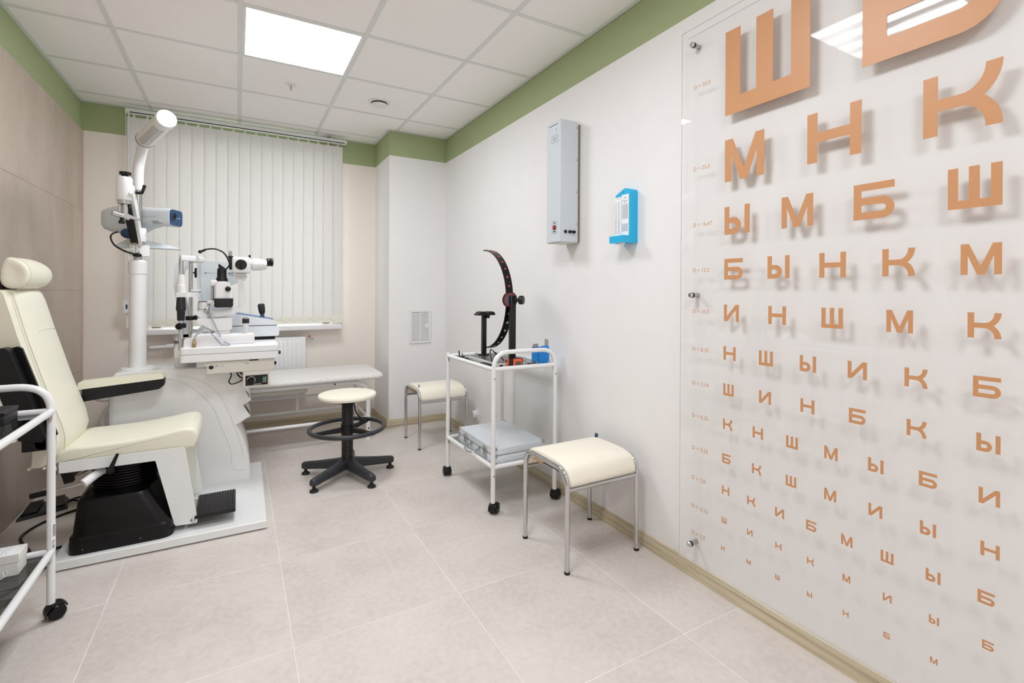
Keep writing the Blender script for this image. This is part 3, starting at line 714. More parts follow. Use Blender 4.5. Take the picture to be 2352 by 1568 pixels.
part(o, 'lever_paddle', G().loft([[(SX + 0.072 - a, SY - 0.026, 0.376), (SX + 0.072 + a, SY - 0.026, 0.376), (SX + 0.072 + a, SY - 0.014, 0.376), (SX + 0.072 - a, SY - 0.014, 0.376)] if k == 0 else
                                 [(SX + 0.098 - a, SY - 0.030, 0.335), (SX + 0.098 + a, SY - 0.030, 0.345), (SX + 0.098 + a, SY - 0.012, 0.345), (SX + 0.098 - a, SY - 0.012, 0.335)] for k, a in ((0, 0.007), (1, 0.022))]), black)
part(t, 'base_hub', G().lathe((SX, SY, 0.060), (0, 0, 1), [(0.046, 0), (0.055, 0.012), (0.050, 0.040), (0.038, 0.052), (0.0, 0.052)], 24), graph)
for k in range(5):
    a = radians(1.5 + 72 * k); c_, s_ = cos(a), sin(a)
    rings = []
    for d, w_, z0, z1 in ((0.02, 0.038, 0.056, 0.118), (0.10, 0.033, 0.050, 0.104), (0.20, 0.029, 0.043, 0.090), (0.27, 0.027, 0.038, 0.082), (0.296, 0.023, 0.038, 0.078), (0.304, 0.012, 0.044, 0.070)):
        ring = []
        for u, v in rpoly([(-w_, z0), (w_, z0), (w_ * 0.72, z1), (-w_ * 0.72, z1)], 0.014, 4):
            ring.append((SX + c_ * d - s_ * u, SY + s_ * d + c_ * u, v))
        rings.append(ring)
    o = part(t, 'leg', G().loft(rings), graph, angle=50)
    fx_, fy_ = SX + c_ * 0.280, SY + s_ * 0.280
    part(o, 'foot_glide', G().lathe((fx_, fy_, 0), (0, 0, 1), [(0.024, 0), (0.026, 0.004), (0.022, 0.012), (0.010, 0.018), (0.010, 0.046)], 18), rubber)

# ================================================================== CHROME STOOLS
def chrome_stool(x0, x1, y0, y1, label, tag):
    cx_, cy_ = (x0 + x1) / 2, (y0 + y1) / 2
    t = thing('chrome_stool', label, 'stool', (cx_, cy_, 0), 'cream stools on chrome tube frames')
    R_, zt_ = 0.011, 0.432
    for x in (x0, x1):
        part(t, 'leg_frame', G().tube(fpath([(x, y0, 0.006), (x, y0, zt_), (x, y1, zt_), (x, y1, 0.006)], 0.070, 10), R_, 14), chrome)
        for y in (y0, y1): part(t, 'foot_cap', G().cyl((x, y, 0.0), (x, y, 0.010), 0.0125, n=14), black)
    for y in (y0, y1): part(t, 'stretcher', G().tube([(x0, y, 0.352), (x1, y, 0.352)], 0.009, 12), chrome)
    prof_o = [(y0 - 0.004, 0.366), (y0 - 0.009, 0.385), (y0 + 0.000, 0.412), (y0 + 0.018, 0.437), (y0 + 0.050, 0.451), (cy_ - 0.07, 0.459), (cy_ + 0.07, 0.459), (y1 - 0.050, 0.451), (y1 - 0.018, 0.437), (y1, 0.412), (y1 + 0.009, 0.385), (y1 + 0.004, 0.366)]
    prof_i = [(y1 - 0.020, 0.368), (y1 - 0.035, 0.395), (y1 - 0.075, 0.416), (cy_, 0.424), (y0 + 0.075, 0.416), (y0 + 0.035, 0.395), (y0 + 0.020, 0.368)]
    P = [tuple(q)[:2] for q in [(v.x, v.y) for v in smooth([(a, b, 0) for a, b in prof_o + prof_i], 3, closed=True)]]
    yc_, zc_ = cy_, 0.418
    rings = []
    X0, X1 = x0 + 0.007, x1 - 0.007
    for q, s_ in ((0.0, 0.010), (0.006, 0.004), (0.016, 0.0)):
        rings.append((X0 + q, s_))
    rings += [(cx_, 0.0)] + [(X1 - q, s_) for q, s_ in ((0.016, 0.0), (0.006, 0.004), (0.0, 0.010))]
    gg = G(); RR = []
    for x, s_ in rings:
        ring = []
        for k, (y, z) in enumerate(P):
            # inset toward the pad's own middle line
            mid = Vector((yc_ + (y - yc_) * 0.94, min(z, 0.44) if z > 0.43 else z))
            d = Vector((mid.x - y, (0.44 - z) if z > 0.44 else (0.005 if z < 0.37 else 0)))
            if d.length > 1e-6: d = d.normalized() * s_
            ring.append((x, y + d.x, z + d.y))
        RR.append(ring)
    part(t, 'cushion', gg.loft(RR), cream2, angle=60)
    part(t, 'underside', G().box(x0 + 0.03, x1 - 0.03, y0 + 0.055, y1 - 0.055, 0.395, 0.414), black)
    part(t, 'underside_shell', G().box(x0 + 0.020, x0 + 0.026, y1 - 0.12, y1 - 0.035, 0.392, 0.418), tan)
    o = part(t, 'fabric_tag', G().add([(tag[0], tag[1], tag[2]), (tag[0] + 0.002, tag[1] + 0.026, tag[2]), (tag[0] + 0.008, tag[1] + 0.026, tag[2] + 0.024), (tag[0] + 0.006, tag[1], tag[2] + 0.024),
                                     (tag[0] + 0.001, tag[1], tag[2]), (tag[0] + 0.003, tag[1] + 0.026, tag[2]), (tag[0] + 0.009, tag[1] + 0.026, tag[2] + 0.024), (tag[0] + 0.007, tag[1], tag[2] + 0.024)],
                                    [(0, 1, 2, 3), (4, 5, 6, 7), (0, 1, 5, 4), (1, 2, 6, 5), (2, 3, 7, 6), (3, 0, 4, 7)]), navy, 'dark blue sewn label')
    return t
chrome_stool(1.222, 1.617, 1.688, 2.035, 'square cream stool with chrome tube legs, the nearer one beside the eye chart', (1.600, 1.955, 0.448))
chrome_stool(1.196, 1.580, 3.545, 3.890, 'square cream stool with chrome tube legs in the far corner under the vent', (1.212, 3.615, 0.450))

# ================================================================== TROLLEYS
def caster(t, x, y, a, top):
    """black hooded twin-wheel castor whose rolling direction is a (degrees)"""
    d = Vector((cos(radians(a)), sin(radians(a)), 0)); n = Vector((-d.y, d.x, 0)); r_ = 0.0265
    c = Vector((x, y, r_)) - d * 0.014
    o = part(t, 'castor', G().cyl((x, y, 0.050), (x, y, top + 0.004), 0.0075, n=12).cyl(c - n * 0.006, c + n * 0.006, 0.021, n=16), black)
    g = G()
    for s_ in (-1, 1):
        g.lathe(c + n * (0.0075 * s_), n * s_, [(0.020, 0), (r_, 0.003), (r_, 0.012), (0.022, 0.017), (0.008, 0.0195), (0.0, 0.020)], 24)
    part(o, 'wheel', g, blackg)
    hood = []
    for k in range(13):
        b = radians(-20 + 175 * k / 12)
        hood.append([tuple(c + d * (cos(b) * (r_ + q)) + Vector((0, 0, sin(b) * (r_ + q))) + n * w_) for q, w_ in ((0.002, -0.020), (0.006, -0.020), (0.008, 0.0), (0.006, 0.020), (0.002, 0.020))])
    part(o, 'hood', G().loft(hood), black)

def trolley(label, P, handle, zr, zl, shelf_mat, cast, z_end):
    """P: four floor corners (handle-left, handle-right, other-left, other-right)"""
    hl, hr_, ol, orr = [Vector((q[0], q[1], 0)) for q in P]
    ctr = (hl + hr_ + ol + orr) / 4
    t = thing('trolley', label, 'trolley', (ctr.x, ctr.y, 0), 'white tube trolleys')
    R_ = 0.0125
    up = lambda v, z: v + Vector((0, 0, z))
    part(t, 'handle_frame', G().tube(fpath([up(hl, 0.060), up(hl, handle), up(hr_, handle), up(hr_, 0.060)], 0.095, 12), R_, 14), white)
    for v in (ol, orr): part(t, 'leg', G().cyl(up(v, 0.060), up(v, z_end), R_, n=14), white)
    for z, nm in ((zr, 'upper_rail'), (zl, 'lower_rail')):
        for a, b in ((hl, hr_), (ol, orr), (hl, ol), (hr_, orr)):
            part(t, nm, G().tube([up(a, z), up(b, z)], 0.0125, 12), white)
    for z, nm in ((zr, 'upper_shelf'), (zl, 'lower_shelf')):
        q = [v + (ctr - v).normalized() * 0.012 for v in (hl, hr_, orr, ol)]
        part(t, nm, G().add([up(v, z - 0.010) for v in q] + [up(v, z - 0.005) for v in q], [(0, 1, 2, 3), (4, 5, 6, 7), (0, 1, 5, 4), (1, 2, 6, 5), (2, 3, 7, 6), (3, 0, 4, 7)]), shelf_mat)
        for v in (hl, hr_, ol, orr):
            d = (ctr - v); d.z = 0; d.x = 0 if abs(d.x) < abs(d.y) else d.x; d.y = 0 if d.x else d.y; d.normalize()
            e = v + d * 0.017
            part(t, 'bracket_screw', G().cyl(up(e, z - 0.014), up(e, z - 0.030), 0.0055, n=10).cyl(up(v, z - 0.030) - d * 0.0, up(e, z - 0.030), 0.004, n=8), steel)
    for v in (hl, hr_):
        d = (v - ol) if v is hl else (v - orr); d.normalize()
        for z in (zr - 0.050, zl - 0.045): part(t, 'leg_bolt', G().lathe(up(v, z) + d * 0.0122, d, [(0.0055, 0), (0.0045, 0.0022), (0.0, 0.0026)], 12), steel)
    for v, a in zip((hl, hr_, ol, orr), cast): caster(t, v.x, v.y, a, 0.062)
    return t
ZR, ZL = 0.778, 0.250
trR = trolley('white tube trolley holding the black perimeter arc, between the two chrome stools', [(1.199, 2.337), (1.594, 2.331), (1.190, 2.965), (1.588, 2.965)], 0.868, ZR, ZL, shelf_glass, (215, 205, 265, 240), 0.800)
trL = trolley('white tube trolley cut off by the left edge of the picture', [(-0.962, 2.372), (-0.585, 2.372), (-0.962, 1.742), (-0.585, 1.742)], 0.852, 0.757, 0.246, dark_glass, (200, 205, 265, 240), 0.780)
g = G()
for k in range(9): g.box(-0.5745 + 0.001 * (k % 2), -0.5725 + 0.001 * (k % 2), 2.3600, 2.3610, 0.318 + 0.0042 * k, 0.3205 + 0.0042 * k + 0.001 * (k % 3))
g2 = G()
lx, ly = -0.585 + 0.0122 * 0.66, 2.372 - 0.0122 * 0.75
nrm = Vector((0.66, -0.75, 0)); tg = Vector((0.75, 0.66, 0))
part(trL, 'barcode_sticker', G().add([Vector((lx, ly, 0)) + nrm * e + tg * a + Vector((0, 0, z)) for e in (0.0006, 0.0014) for a, z in ((-0.007, 0.255), (0.007, 0.255), (0.007, 0.355), (-0.007, 0.355))], [(0, 1, 2, 3), (4, 5, 6, 7), (0, 1, 5, 4), (1, 2, 6, 5), (2, 3, 7, 6), (3, 0, 4, 7)]), paper)
g = G()
for k in range(13):
    z = 0.306 + 0.0034 * k
    g.add([Vector((lx, ly, 0)) + nrm * e + tg * a + Vector((0, 0, zz)) for e in (0.0012, 0.0018) for a, zz in ((-0.002, z), (0.006, z), (0.006, z + 0.0012 + 0.0008 * (k % 2)), (-0.002, z + 0.0012 + 0.0008 * (k % 2)))], [(0, 1, 2, 3), (4, 5, 6, 7), (0, 1, 5, 4), (1, 2, 6, 5), (2, 3, 7, 6), (3, 0, 4, 7)])
part(trL, 'barcode', g, inkd)
text(trL, 'sticker_text', 'МЕТА', 0.011, Vector((lx, ly, 0.262)) + nrm * 0.0016 + tg * 0.004, (0, 0, 1), -tg, inkd)

# things on the right trolley ------------------------------------------------
ZS = ZR - 0.005
pb = (1.245, 1.450, 2.392, 2.764)
t = thing('arc_perimeter', 'black arc perimeter with red and white dots on the white trolley', 'perimeter', (1.35, 2.58, ZS))
part(t, 'base', G().box(pb[0], pb[1], pb[2], pb[3], ZS, 0.799, b=0.004), ltgrey)
part(t, 'base_sheet', G().box(pb[0] + 0.006, pb[1] - 0.006, pb[2] + 0.006, pb[3] - 0.006, 0.799, 0.801), sheet)
part(t, 'socket', G().box(1.264, 1.284, pb[2] - 0.002, pb[2] + 0.002, 0.780, 0.790), black)
part(t, 'chin_post', G().box(1.318, 1.344, 2.715, 2.741, 0.80, 1.050, b=0.002, seg=1).box(1.308, 1.354, 2.705, 2.751, 0.80, 0.808, b=0.002, seg=1), black)
part(t, 'arc_post', G().box(1.344, 1.376, 2.404, 2.436, 0.80, 1.176, b=0.003, seg=1).box(1.332, 1.388, 2.392, 2.448, 0.80, 0.810, b=0.002, seg=1), black)
g = G()
for x, y in ((1.300, 2.728), (1.362, 2.728), (1.322, 2.420), (1.398, 2.420)):
    g.cyl((x, y, 0.80), (x, y, 0.809), 0.006, n=10)
part(t, 'base_bolt', g, black)
cp = [(-0.052, 0.0), (0.056, 0.0), (0.057, 0.010)] + arc(0.030, 0.008, 0.026, 0.016, 20, 150, 8) + arc(-0.026, 0.008, 0.026, 0.016, 40, 165, 8) + [(-0.056, 0.008), (-0.062, 0.007), (-0.062, 0.0)]
part(t, 'chin_rest', G().prism([(1.336 + a, 1.050 + b) for a, b in cp], 'xz', 2.695, 2.755).cyl((1.346, 2.715, 1.042), (1.346, 2.695, 1.042), 0.011, n=14), black)
AC = Vector((1.353, 2.742, 1.150)); AR = 0.298
rings = []
for k in range(41):
    a = radians(90 + 180 * k / 40)
    d = Vector((0, cos(a), sin(a)))
    rings.append([AC + d * (AR + e) + Vector((x, 0, 0)) for x, e in ((-0.022, 0), (-0.022, 0.007), (0.022, 0.007), (0.022, 0))])
arcp = part(t, 'arc_band', G().loft(rings), blackg)
for k in range(8):
    for s_ in (1, -1):
        a = radians(180 - s_ * (15 + 10.5 * k)); d = Vector((0, cos(a), sin(a))); c = AC + d * (AR + 0.0065)
        if s_ > 0: part(arcp, 'red_dot', G().lathe(c, d, [(0.0068, 0), (0.005, 0.003), (0.0, 0.004)], 14), red)
        else: part(arcp, 'white_dot', G().cyl(c, c + d * 0.0018, 0.0058, n=14), whitep)
dc = Vector((1.353, 2.443, 1.150))
o = part(t, 'dial', G().cyl(dc, dc - Vector((0, 0.012, 0)), 0.046, n=40), blackg)
g = G()
for k in range(24):
    a0, a1 = 2 * pi * k / 24, 2 * pi * (k + 0.62) / 24
    pts = []
    for e in (-0.0122, -0.0135):
        for r_ in (0.036, 0.042):
            for a in (a0, a1): pts.append(dc + Vector((r_ * cos(a), e, r_ * sin(a))))
    g.add(pts, [(0, 1, 3, 2), (4, 5, 7, 6), (0, 1, 5, 4), (2, 3, 7, 6), (0, 2, 6, 4), (1, 3, 7, 5)])
part(o, 'red_scale', g, red)
part(o, 'dial_face', G().cyl(dc - Vector((0, 0.012, 0)), dc - Vector((0, 0.0130, 0)), 0.0345, n=36), mat('dial_grey', (96, 96, 104), 0.3, var=0))
part(t, 'dial_knob', G().cyl((1.362, 2.418, 1.150), (1.392, 2.384, 1.150), 0.009, n=12).lathe((1.386, 2.391, 1.150), (0.66, -0.75, 0), [(0.020, 0), (0.025, 0.005), (0.025, 0.024), (0.022, 0.028), (0.0, 0.028)], 24), black)
part(t, 'data_cable', G().tube(smooth([(1.405, 2.700, 0.803), (1.340, 2.640, 0.845), (1.270, 2.520, 0.846), (1.236, 2.430, 0.815), (1.232, 2.390, 0.782), (1.240, 2.362, ZS + 0.004)]), 0.0034, 8).tube(smooth([(1.300, 2.520, 0.845), (1.318, 2.480, 0.82), (1.330, 2.465, 0.803)]), 0.0034, 8), black)

t = thing('tape_measure', 'orange and black pocket tape measure at the front of the trolley top', 'tape measure', (1.352, 2.372, ZS))
M_ = Matrix.Translation((1.352, 2.374, 0)) @ Matrix.Rotation(radians(-7), 4, 'Z')
part(t, 'body', G().box(-0.044, 0.044, -0.017, 0.017, ZS, ZS + 0.054, b=0.008, M=M_), black)
part(t, 'orange_shell', G().box(-0.018, 0.038, -0.0185, 0.0185, ZS + 0.003, ZS + 0.051, b=0.005, M=M_).box(-0.0455, -0.040, -0.014, 0.014, ZS + 0.010, ZS + 0.052, b=0.002, M=M_), orange_p)
part(t, 'black_label', G().box(-0.004, 0.028, -0.0192, -0.0182, ZS + 0.010, ZS + 0.036, M=M_), sheet)

t = thing('blue_carton', 'open blue cardboard carton standing on the white trolley', 'box', (1.556, 2.420, ZS))
bq = (1.520, 1.594, 2.392, 2.468); zt_ = ZS + 0.100
g = G().box(bq[0], bq[1], bq[2], bq[2] + 0.0015, ZS, zt_ - 0.002).box(bq[0], bq[1], bq[3] - 0.0015, bq[3], ZS, zt_ - 0.005).box(bq[0], bq[0] + 0.0015, bq[2], bq[3], ZS, zt_ - 0.012).box(bq[1] - 0.0015, bq[1], bq[2], bq[3], ZS, zt_).box(bq[0], bq[1], bq[2], bq[3], ZS, ZS + 0.0015)
part(t, 'walls', g, bluebox_m)
part(t, 'rear_flap', G().prism([(bq[2] + 0.004, zt_), (bq[3] - 0.030, zt_), (bq[3] - 0.030, zt_ + 0.044), (bq[2] + 0.008, zt_ + 0.044)], 'yz', bq[1] - 0.003, bq[1] - 0.001), card_m)
part(t, 'side_flap', G().prism([(bq[0] + 0.001, zt_ - 0.006), (bq[0] + 0.044, zt_ - 0.006), (bq[0] + 0.044, zt_ + 0.014), (bq[0] + 0.010, zt_ + 0.014)], 'xz', bq[3] - 0.003, bq[3] - 0.001), card_m)
part(t, 'front_flap', G().prism([(bq[1] - 0.040, zt_ - 0.004), (bq[1] - 0.002, zt_ - 0.004), (bq[1] - 0.010, zt_ + 0.010), (bq[1] - 0.036, zt_ + 0.010)], 'xz', bq[2] + 0.001, bq[2] + 0.0025), bluebox_m)

t = thing('power_adapter', 'small black power adapter in clear wrap beside the blue carton', 'adapter', (1.47, 2.375, ZS))
part(t, 'body', G().box(-0.028, 0.030, -0.010, 0.010, 0.0, 0.016, b=0.004, M=Matrix.Translation((1.468, 2.378, ZS + 0.004)) @ Matrix.Rotation(radians(14), 4, 'Z')), sheet)
part(t, 'clear_wrap', G().loft([[(1.430 + 0.085 * u + 0.004 * sin(7 * v), 2.362 + 0.036 * v, ZS + 0.001 + h_) for u, v in ((0, 0), (0.35, -0.1), (0.7, 0.05), (1, 0.2), (1.02, 0.7), (0.7, 1.0), (0.3, 1.05), (0.0, 0.8))] for h_ in (0.0, 0.010)] + [[(1.440 + 0.060 * u, 2.368 + 0.024 * v, ZS + 0.024 + 0.004 * sin(9 * u)) for u, v in ((0, 0), (0.35, -0.1), (0.7, 0.05), (1, 0.2), (1.02, 0.7), (0.7, 1.0), (0.3, 1.05), (0.0, 0.8))]]), bag_m)
part(t, 'plug_tip', G().cyl((1.497, 2.386, ZS + 0.012), (1.512, 2.390, ZS + 0.014), 0.006, n=12), chrome)

t = thing('test_remote', 'black hand control with red button and coiled lead on the trolley top', 'remote', (1.213, 2.46, ZS))
M_ = Matrix.Translation((1.2165, 2.452, 0)) @ Matrix.Rotation(radians(92), 4, 'Z')
part(t, 'body', G().box(-0.062, 0.062, -0.016, 0.016, ZS, ZS + 0.022, b=0.006, M=M_), black)
part(t, 'red_button', G().cyl((1.2165, 2.470, ZS + 0.022), (1.2165, 2.470, ZS + 0.0245), 0.005, n=12), red)
part(t, 'lead', G().tube(smooth([(1.214, 2.515, ZS + 0.010), (1.211, 2.58, ZS + 0.006), (1.222, 2.66, ZS + 0.005), (1.212, 2.74, ZS + 0.005), (1.226, 2.82, ZS + 0.005), (1.214, 2.87, ZS + 0.012)]), 0.0036, 8), black)
t = thing('plug_lead', 'black mains plug with lead lying along the left side of the trolley top', 'plug', (1.225, 2.80, ZS))
part(t, 'lead', G().tube(smooth([(1.226, 2.40, ZS + 0.018), (1.232, 2.52, ZS + 0.006), (1.224, 2.60, ZS + 0.004), (1.236, 2.70, ZS + 0.004), (1.232, 2.80, ZS + 0.005)]), 0.0036, 8), black)
part(t, 'plug', G().box(-0.020, 0.020, -0.010, 0.010, ZS, ZS + 0.014, b=0.004, M=Matrix.Translation((1.236, 2.775, 0)) @ Matrix.Rotation(radians(78), 4, 'Z')), black)
part(t, 'pin', G().cyl((1.236, 2.885, ZS + 0.008), (1.240, 2.905, ZS + 0.040), 0.0045, n=8).cyl((1.250, 2.875, ZS + 0.006), (1.254, 2.885, ZS + 0.026), 0.0035, n=8).cyl((1.230, 2.86, ZS + 0.006), (1.262, 2.87, ZS + 0.007), 0.006, n=8), black)
solo('small_bottle', G().lathe((1.330, 2.830, ZS), (0, 0, 1), [(0.010, 0), (0.0105, 0.018), (0.007, 0.022), (0.013, 0.024), (0.013, 0.031), (0.0, 0.031)], 16), mat('grey_vial', (176, 176, 166), 0.3, var=0), 'tiny pale vial standing behind the black cable on the trolley', 'vial', loc=(1.330, 2.830, ZS))

# aluminium case on the lower shelf
ZB = ZL - 0.005
c0, c1, d0, d1 = 1.218, 1.545, 2.362, 2.846; zt_ = ZB + 0.098; zm = ZB + 0.052
t = thing('aluminium_case', 'silver aluminium carry case on the lower trolley shelf', 'case', ((c0 + c1) / 2, (d0 + d1) / 2, ZB))
part(t, 'lower_shell', G().box(c0, c1, d0, d1, ZB, zm - 0.0008, b=0.006), alu)
lid = part(t, 'lid', G().box(c0, c1, d0, d1, zm + 0.0008, zt_, b=0.008), alu)
part(lid, 'lid_panel', G().box(c0 + 0.016, c1 - 0.016, d0 + 0.016, d1 - 0.016, zt_, zt_ + 0.0012), alu)
g = G()
for z in (ZB + 0.012, ZB + 0.022, ZB + 0.034, zm + 0.012, zm + 0.022, zm + 0.034):
    g.box(c0 - 0.0012, c1 + 0.0012, d0 - 0.0012, d1 + 0.0012, z, z + 0.0035, b=0.001, seg=1)
part(t, 'ribbed_frame', g, alu)
for y in (2.470, 2.735):
    o = part(t, 'latch', G().box(c0 - 0.007, c0, y - 0.020, y + 0.020, zm - 0.026, zm + 0.030, b=0.002, seg=1), chrome)
    part(o, 'hasp', G().box(c0 - 0.012, c0 - 0.005, y - 0.012, y + 0.012, zm - 0.020, zm + 0.018, b=0.003).cyl((c0 - 0.010, y - 0.016, zm + 0.020), (c0 - 0.010, y + 0.016, zm + 0.020), 0.004, n=10), steel)
part(t, 'handle', G().tube(fpath([(c0 - 0.002, 2.655, zm - 0.008), (c0 - 0.050, 2.655, zm - 0.020), (c0 - 0.058, 2.590, zm - 0.024), (c0 - 0.050, 2.545, zm - 0.020), (c0 - 0.002, 2.545, zm - 0.008)], 0.016, 5), 0.0052, 10), chrome)
part(t, 'handle_mount', G().box(c0 - 0.006, c0, 2.643, 2.667, zm - 0.018, zm + 0.004, b=0.002).box(c0 - 0.006, c0, 2.533, 2.557, zm - 0.018, zm + 0.004, b=0.002), chrome)
for x, y in ((c0, d0), (c1, d0), (c0, d1), (c1, d1)):
    sx = 1 if x == c0 else -1; sy = 1 if y == d0 else -1
    g = G()
    for z0, z1 in ((ZB + 0.001, ZB + 0.016), (zm - 0.012, zm + 0.012), (zt_ - 0.016, zt_ + 0.002)):
        g.box(x - 0.003 * sx, x + 0.018 * sx, y - 0.003 * sy, y + 0.018 * sy, z0, z1, b=0.003)
    part(t, 'corner_guard', g, chrome)

# things on the left trolley --------------------------------------------------
t = thing('black_box', 'black lidded box on the left trolley top', 'box', (-0.73, 2.27, 0.752))
ZT = 0.757 - 0.005
part(t, 'tray', G().box(-0.80, -0.662, 2.215, 2.332, ZT, ZT + 0.032, b=0.002, seg=1), blackm)
part(t, 'lid', G().box(-0.802, -0.660, 2.213, 2.334, ZT + 0.033, ZT + 0.046, b=0.002, seg=1), blackm)
t = thing('white_carton', 'small white card box with printed label on the lower left trolley shelf', 'box', (-0.71, 2.27, 0.241))
ZT = 0.246 - 0.005
part(t, 'base', G().box(-0.790, -0.636, 2.248, 2.322, ZT, ZT + 0.048, b=0.001, seg=1), whitecard)
part(t, 'lid', G().box(-0.792, -0.634, 2.246, 2.324, ZT + 0.044, ZT + 0.072, b=0.001, seg=1), whitecard)
part(t, 'printed_label', G().box(-0.780, -0.652, 2.254, 2.320, ZT + 0.072, ZT + 0.0728), paper)
g = G()
for k in range(10):
    x = -0.776 + 0.0115 * k
    for j in range(7):
        if (k * 3 + j * 5) % 7 == 0: continue
        g.box(x, x + 0.0013, 2.259 + 0.0078 * j, 2.2645 + 0.0078 * j - 0.0012 * ((k + j) % 3), ZT + 0.0728, ZT + 0.0730)
part(t, 'label_print', g, mat('blue_print_ink', (110, 124, 160), 0.8, var=0))
solo('white_strings', G().tube(smooth([(-0.720, 2.243, 0.262), (-0.700, 2.240, 0.246), (-0.684, 2.236, 0.243), (-0.668, 2.232, 0.250), (-0.672, 2.241, 0.262)]), 0.0014, 6).tube(smooth([(-0.730, 2.238, 0.245), (-0.700, 2.228, 0.243), (-0.672, 2.232, 0.246), (-0.660, 2.238, 0.256), (-0.664, 2.243, 0.264)]), 0.0014, 6), whitep, 'thin white string hanging in front of the white card box', 'string')

# ================================================================== PATIENT CHAIR
ZP = 0.045
chair = thing('patient_chair', 'cream leatherette examination chair on a black hydraulic base', 'chair', (-0.45, 3.02, ZP))
# pump cover
rings = []
for z, x0, x1, y0, y1, r_ in ((ZP, -0.640, -0.258, 2.775, 3.230, 0.055), (0.108, -0.637, -0.260, 2.778, 3.228, 0.055), (0.116, -0.628, -0.268, 2.786, 3.220, 0.052),
                              (0.258, -0.614, -0.345, 2.804, 3.170, 0.050), (0.269, -0.608, -0.353, 2.810, 3.162, 0.046), (0.273, -0.596, -0.365, 2.822, 3.150, 0.040)):
    rings.append([(u, v, z) for u, v in rpoly(rect(x0, x1, y0, y1), r_, 7)])
o = part(chair, 'pump_cover', G().loft(rings), blackg, angle=30)
g = G()
for x in (-0.582, -0.380): g.cyl((x, 2.7765, 0.066), (x, 2.7740, 0.066), 0.0022, n=8)
part(o, 'cover_screw', g, steel)
prof = []
for k in range(11):
    z = 0.270 + 0.0125 * k; prof += [(0.118, z), (0.126, z + 0.004), (0.126, z + 0.008), (0.118, z + 0.0115)]
part(chair, 'bellows', G().lathe((-0.465, 2.985, 0), (0, 0, 1), [(0.132, 0.268), (0.132, 0.272)] + prof, 40), blackg)
# seat frame plates
def side_plate(y0, y1, nm):
    poly = [(-0.671, 0.447), (-0.671, 0.400), (-0.331, 0.399), (-0.258, 0.084), (-0.252, 0.074), (-0.168, 0.069), (-0.164, 0.078), (-0.171, 0.134), (-0.208, 0.394), (-0.219, 0.446)]
    return part(chair, nm, G().prism(rpoly(poly, 0.006, 3), 'xz', y0, y1), plate_w)
side_plate(2.818, 2.822, 'side_plate'); side_plate(3.228, 3.232, 'side_plate')
o = part(chair, 'plate_bolt', G().lathe((-0.183, 2.818, 0.086), (0, -1, 0), [(0.010, 0), (0.010, 0.003), (0.006, 0.007), (0.0, 0.008)], 14), chrome)
part(chair, 'hinge_bolt', G().lathe((-0.684, 2.826, 0.414), (0, -1, 0), [(0.013, 0), (0.013, 0.006), (0.009, 0.011), (0.0, 0.011)], 14).box(-0.700, -0.664, 2.826, 2.832, 0.400, 0.434), steel)
part(chair, 'seat_pan', G().box(-0.665, -0.24, 2.824, 3.226, 0.395, 0.432, b=0.003, seg=1).box(-0.56, -0.37, 2.90, 3.07, 0.385, 0.396), offw)
# seat cushion
sp = [(-0.690, 0.452), (-0.688, 0.430), (-0.665, 0.430), (-0.230, 0.430), (-0.180, 0.440), (-0.163, 0.480), (-0.178, 0.522), (-0.222, 0.531), (-0.300, 0.519), (-0.420, 0.506), (-0.560, 0.501), (-0.640, 0.500), (-0.680, 0.480)]
SPp = [(q.x, q.y) for q in smooth([(a, b, 0) for a, b in sp], 4, closed=True)]
scx, scz = -0.43, 0.470
rings = []
for y, ins in ((2.832, 0.016), (2.835, 0.007), (2.842, 0.002), (2.852, 0.0), (3.03, -0.004), (3.198, 0.0), (3.208, 0.002), (3.215, 0.007), (3.218, 0.016)):
    ring = []
    for a, b in SPp:
        d = Vector((scx + (a - scx) * 0.85 - a, scz - b)); 
        if d.length > 1e-6: d = d.normalized()
        zz = b + d.y * ins if b < 0.495 or ins > 0 else b - ins * 0.5
        ring.append((a + d.x * ins, y, zz))
    rings.append(ring)
seat = part(chair, 'seat_cushion', G().loft(rings), cream, angle=60)
part(seat, 'seam', G().tube(smooth([(-0.640, 2.8395, 0.4905), (-0.50, 2.839, 0.492), (-0.35, 2.839, 0.500), (-0.245, 2.842, 0.516), (-0.205, 2.87, 0.527), (-0.190, 2.95, 0.5285), (-0.187, 3.03, 0.530), (-0.190, 3.12, 0.5285), (-0.205, 3.185, 0.525)]), 0.0013, 5), seam_m)
# calf pad between the plates
cp_ = [(-0.285, 0.432), (-0.214, 0.440), (-0.212, 0.420), (-0.206, 0.300), (-0.198, 0.120), (-0.203, 0.098), (-0.225, 0.098), (-0.240, 0.130)]
part(chair, 'calf_pad', G().prism(rpoly(cp_, 0.012, 3), 'xz', 2.830, 3.222), cream)
# footrest: ribbed rubber step
o = part(chair, 'footrest', G().box(-0.176, -0.004, 2.806, 3.092, 0.092, 0.105, b=0.004), black)
g = G()
for k in range(13): g.box(-0.168 + 0.0125 * k, -0.161 + 0.0125 * k, 2.812, 3.086, 0.105, 0.1085, b=0.0012, seg=1)
rb = part(o, 'rib', g, rubber); rb['kind'] = 'stuff'
part(o, 'hinge', G().box(-0.20, -0.165, 2.83, 3.07, 0.078, 0.094), steel)
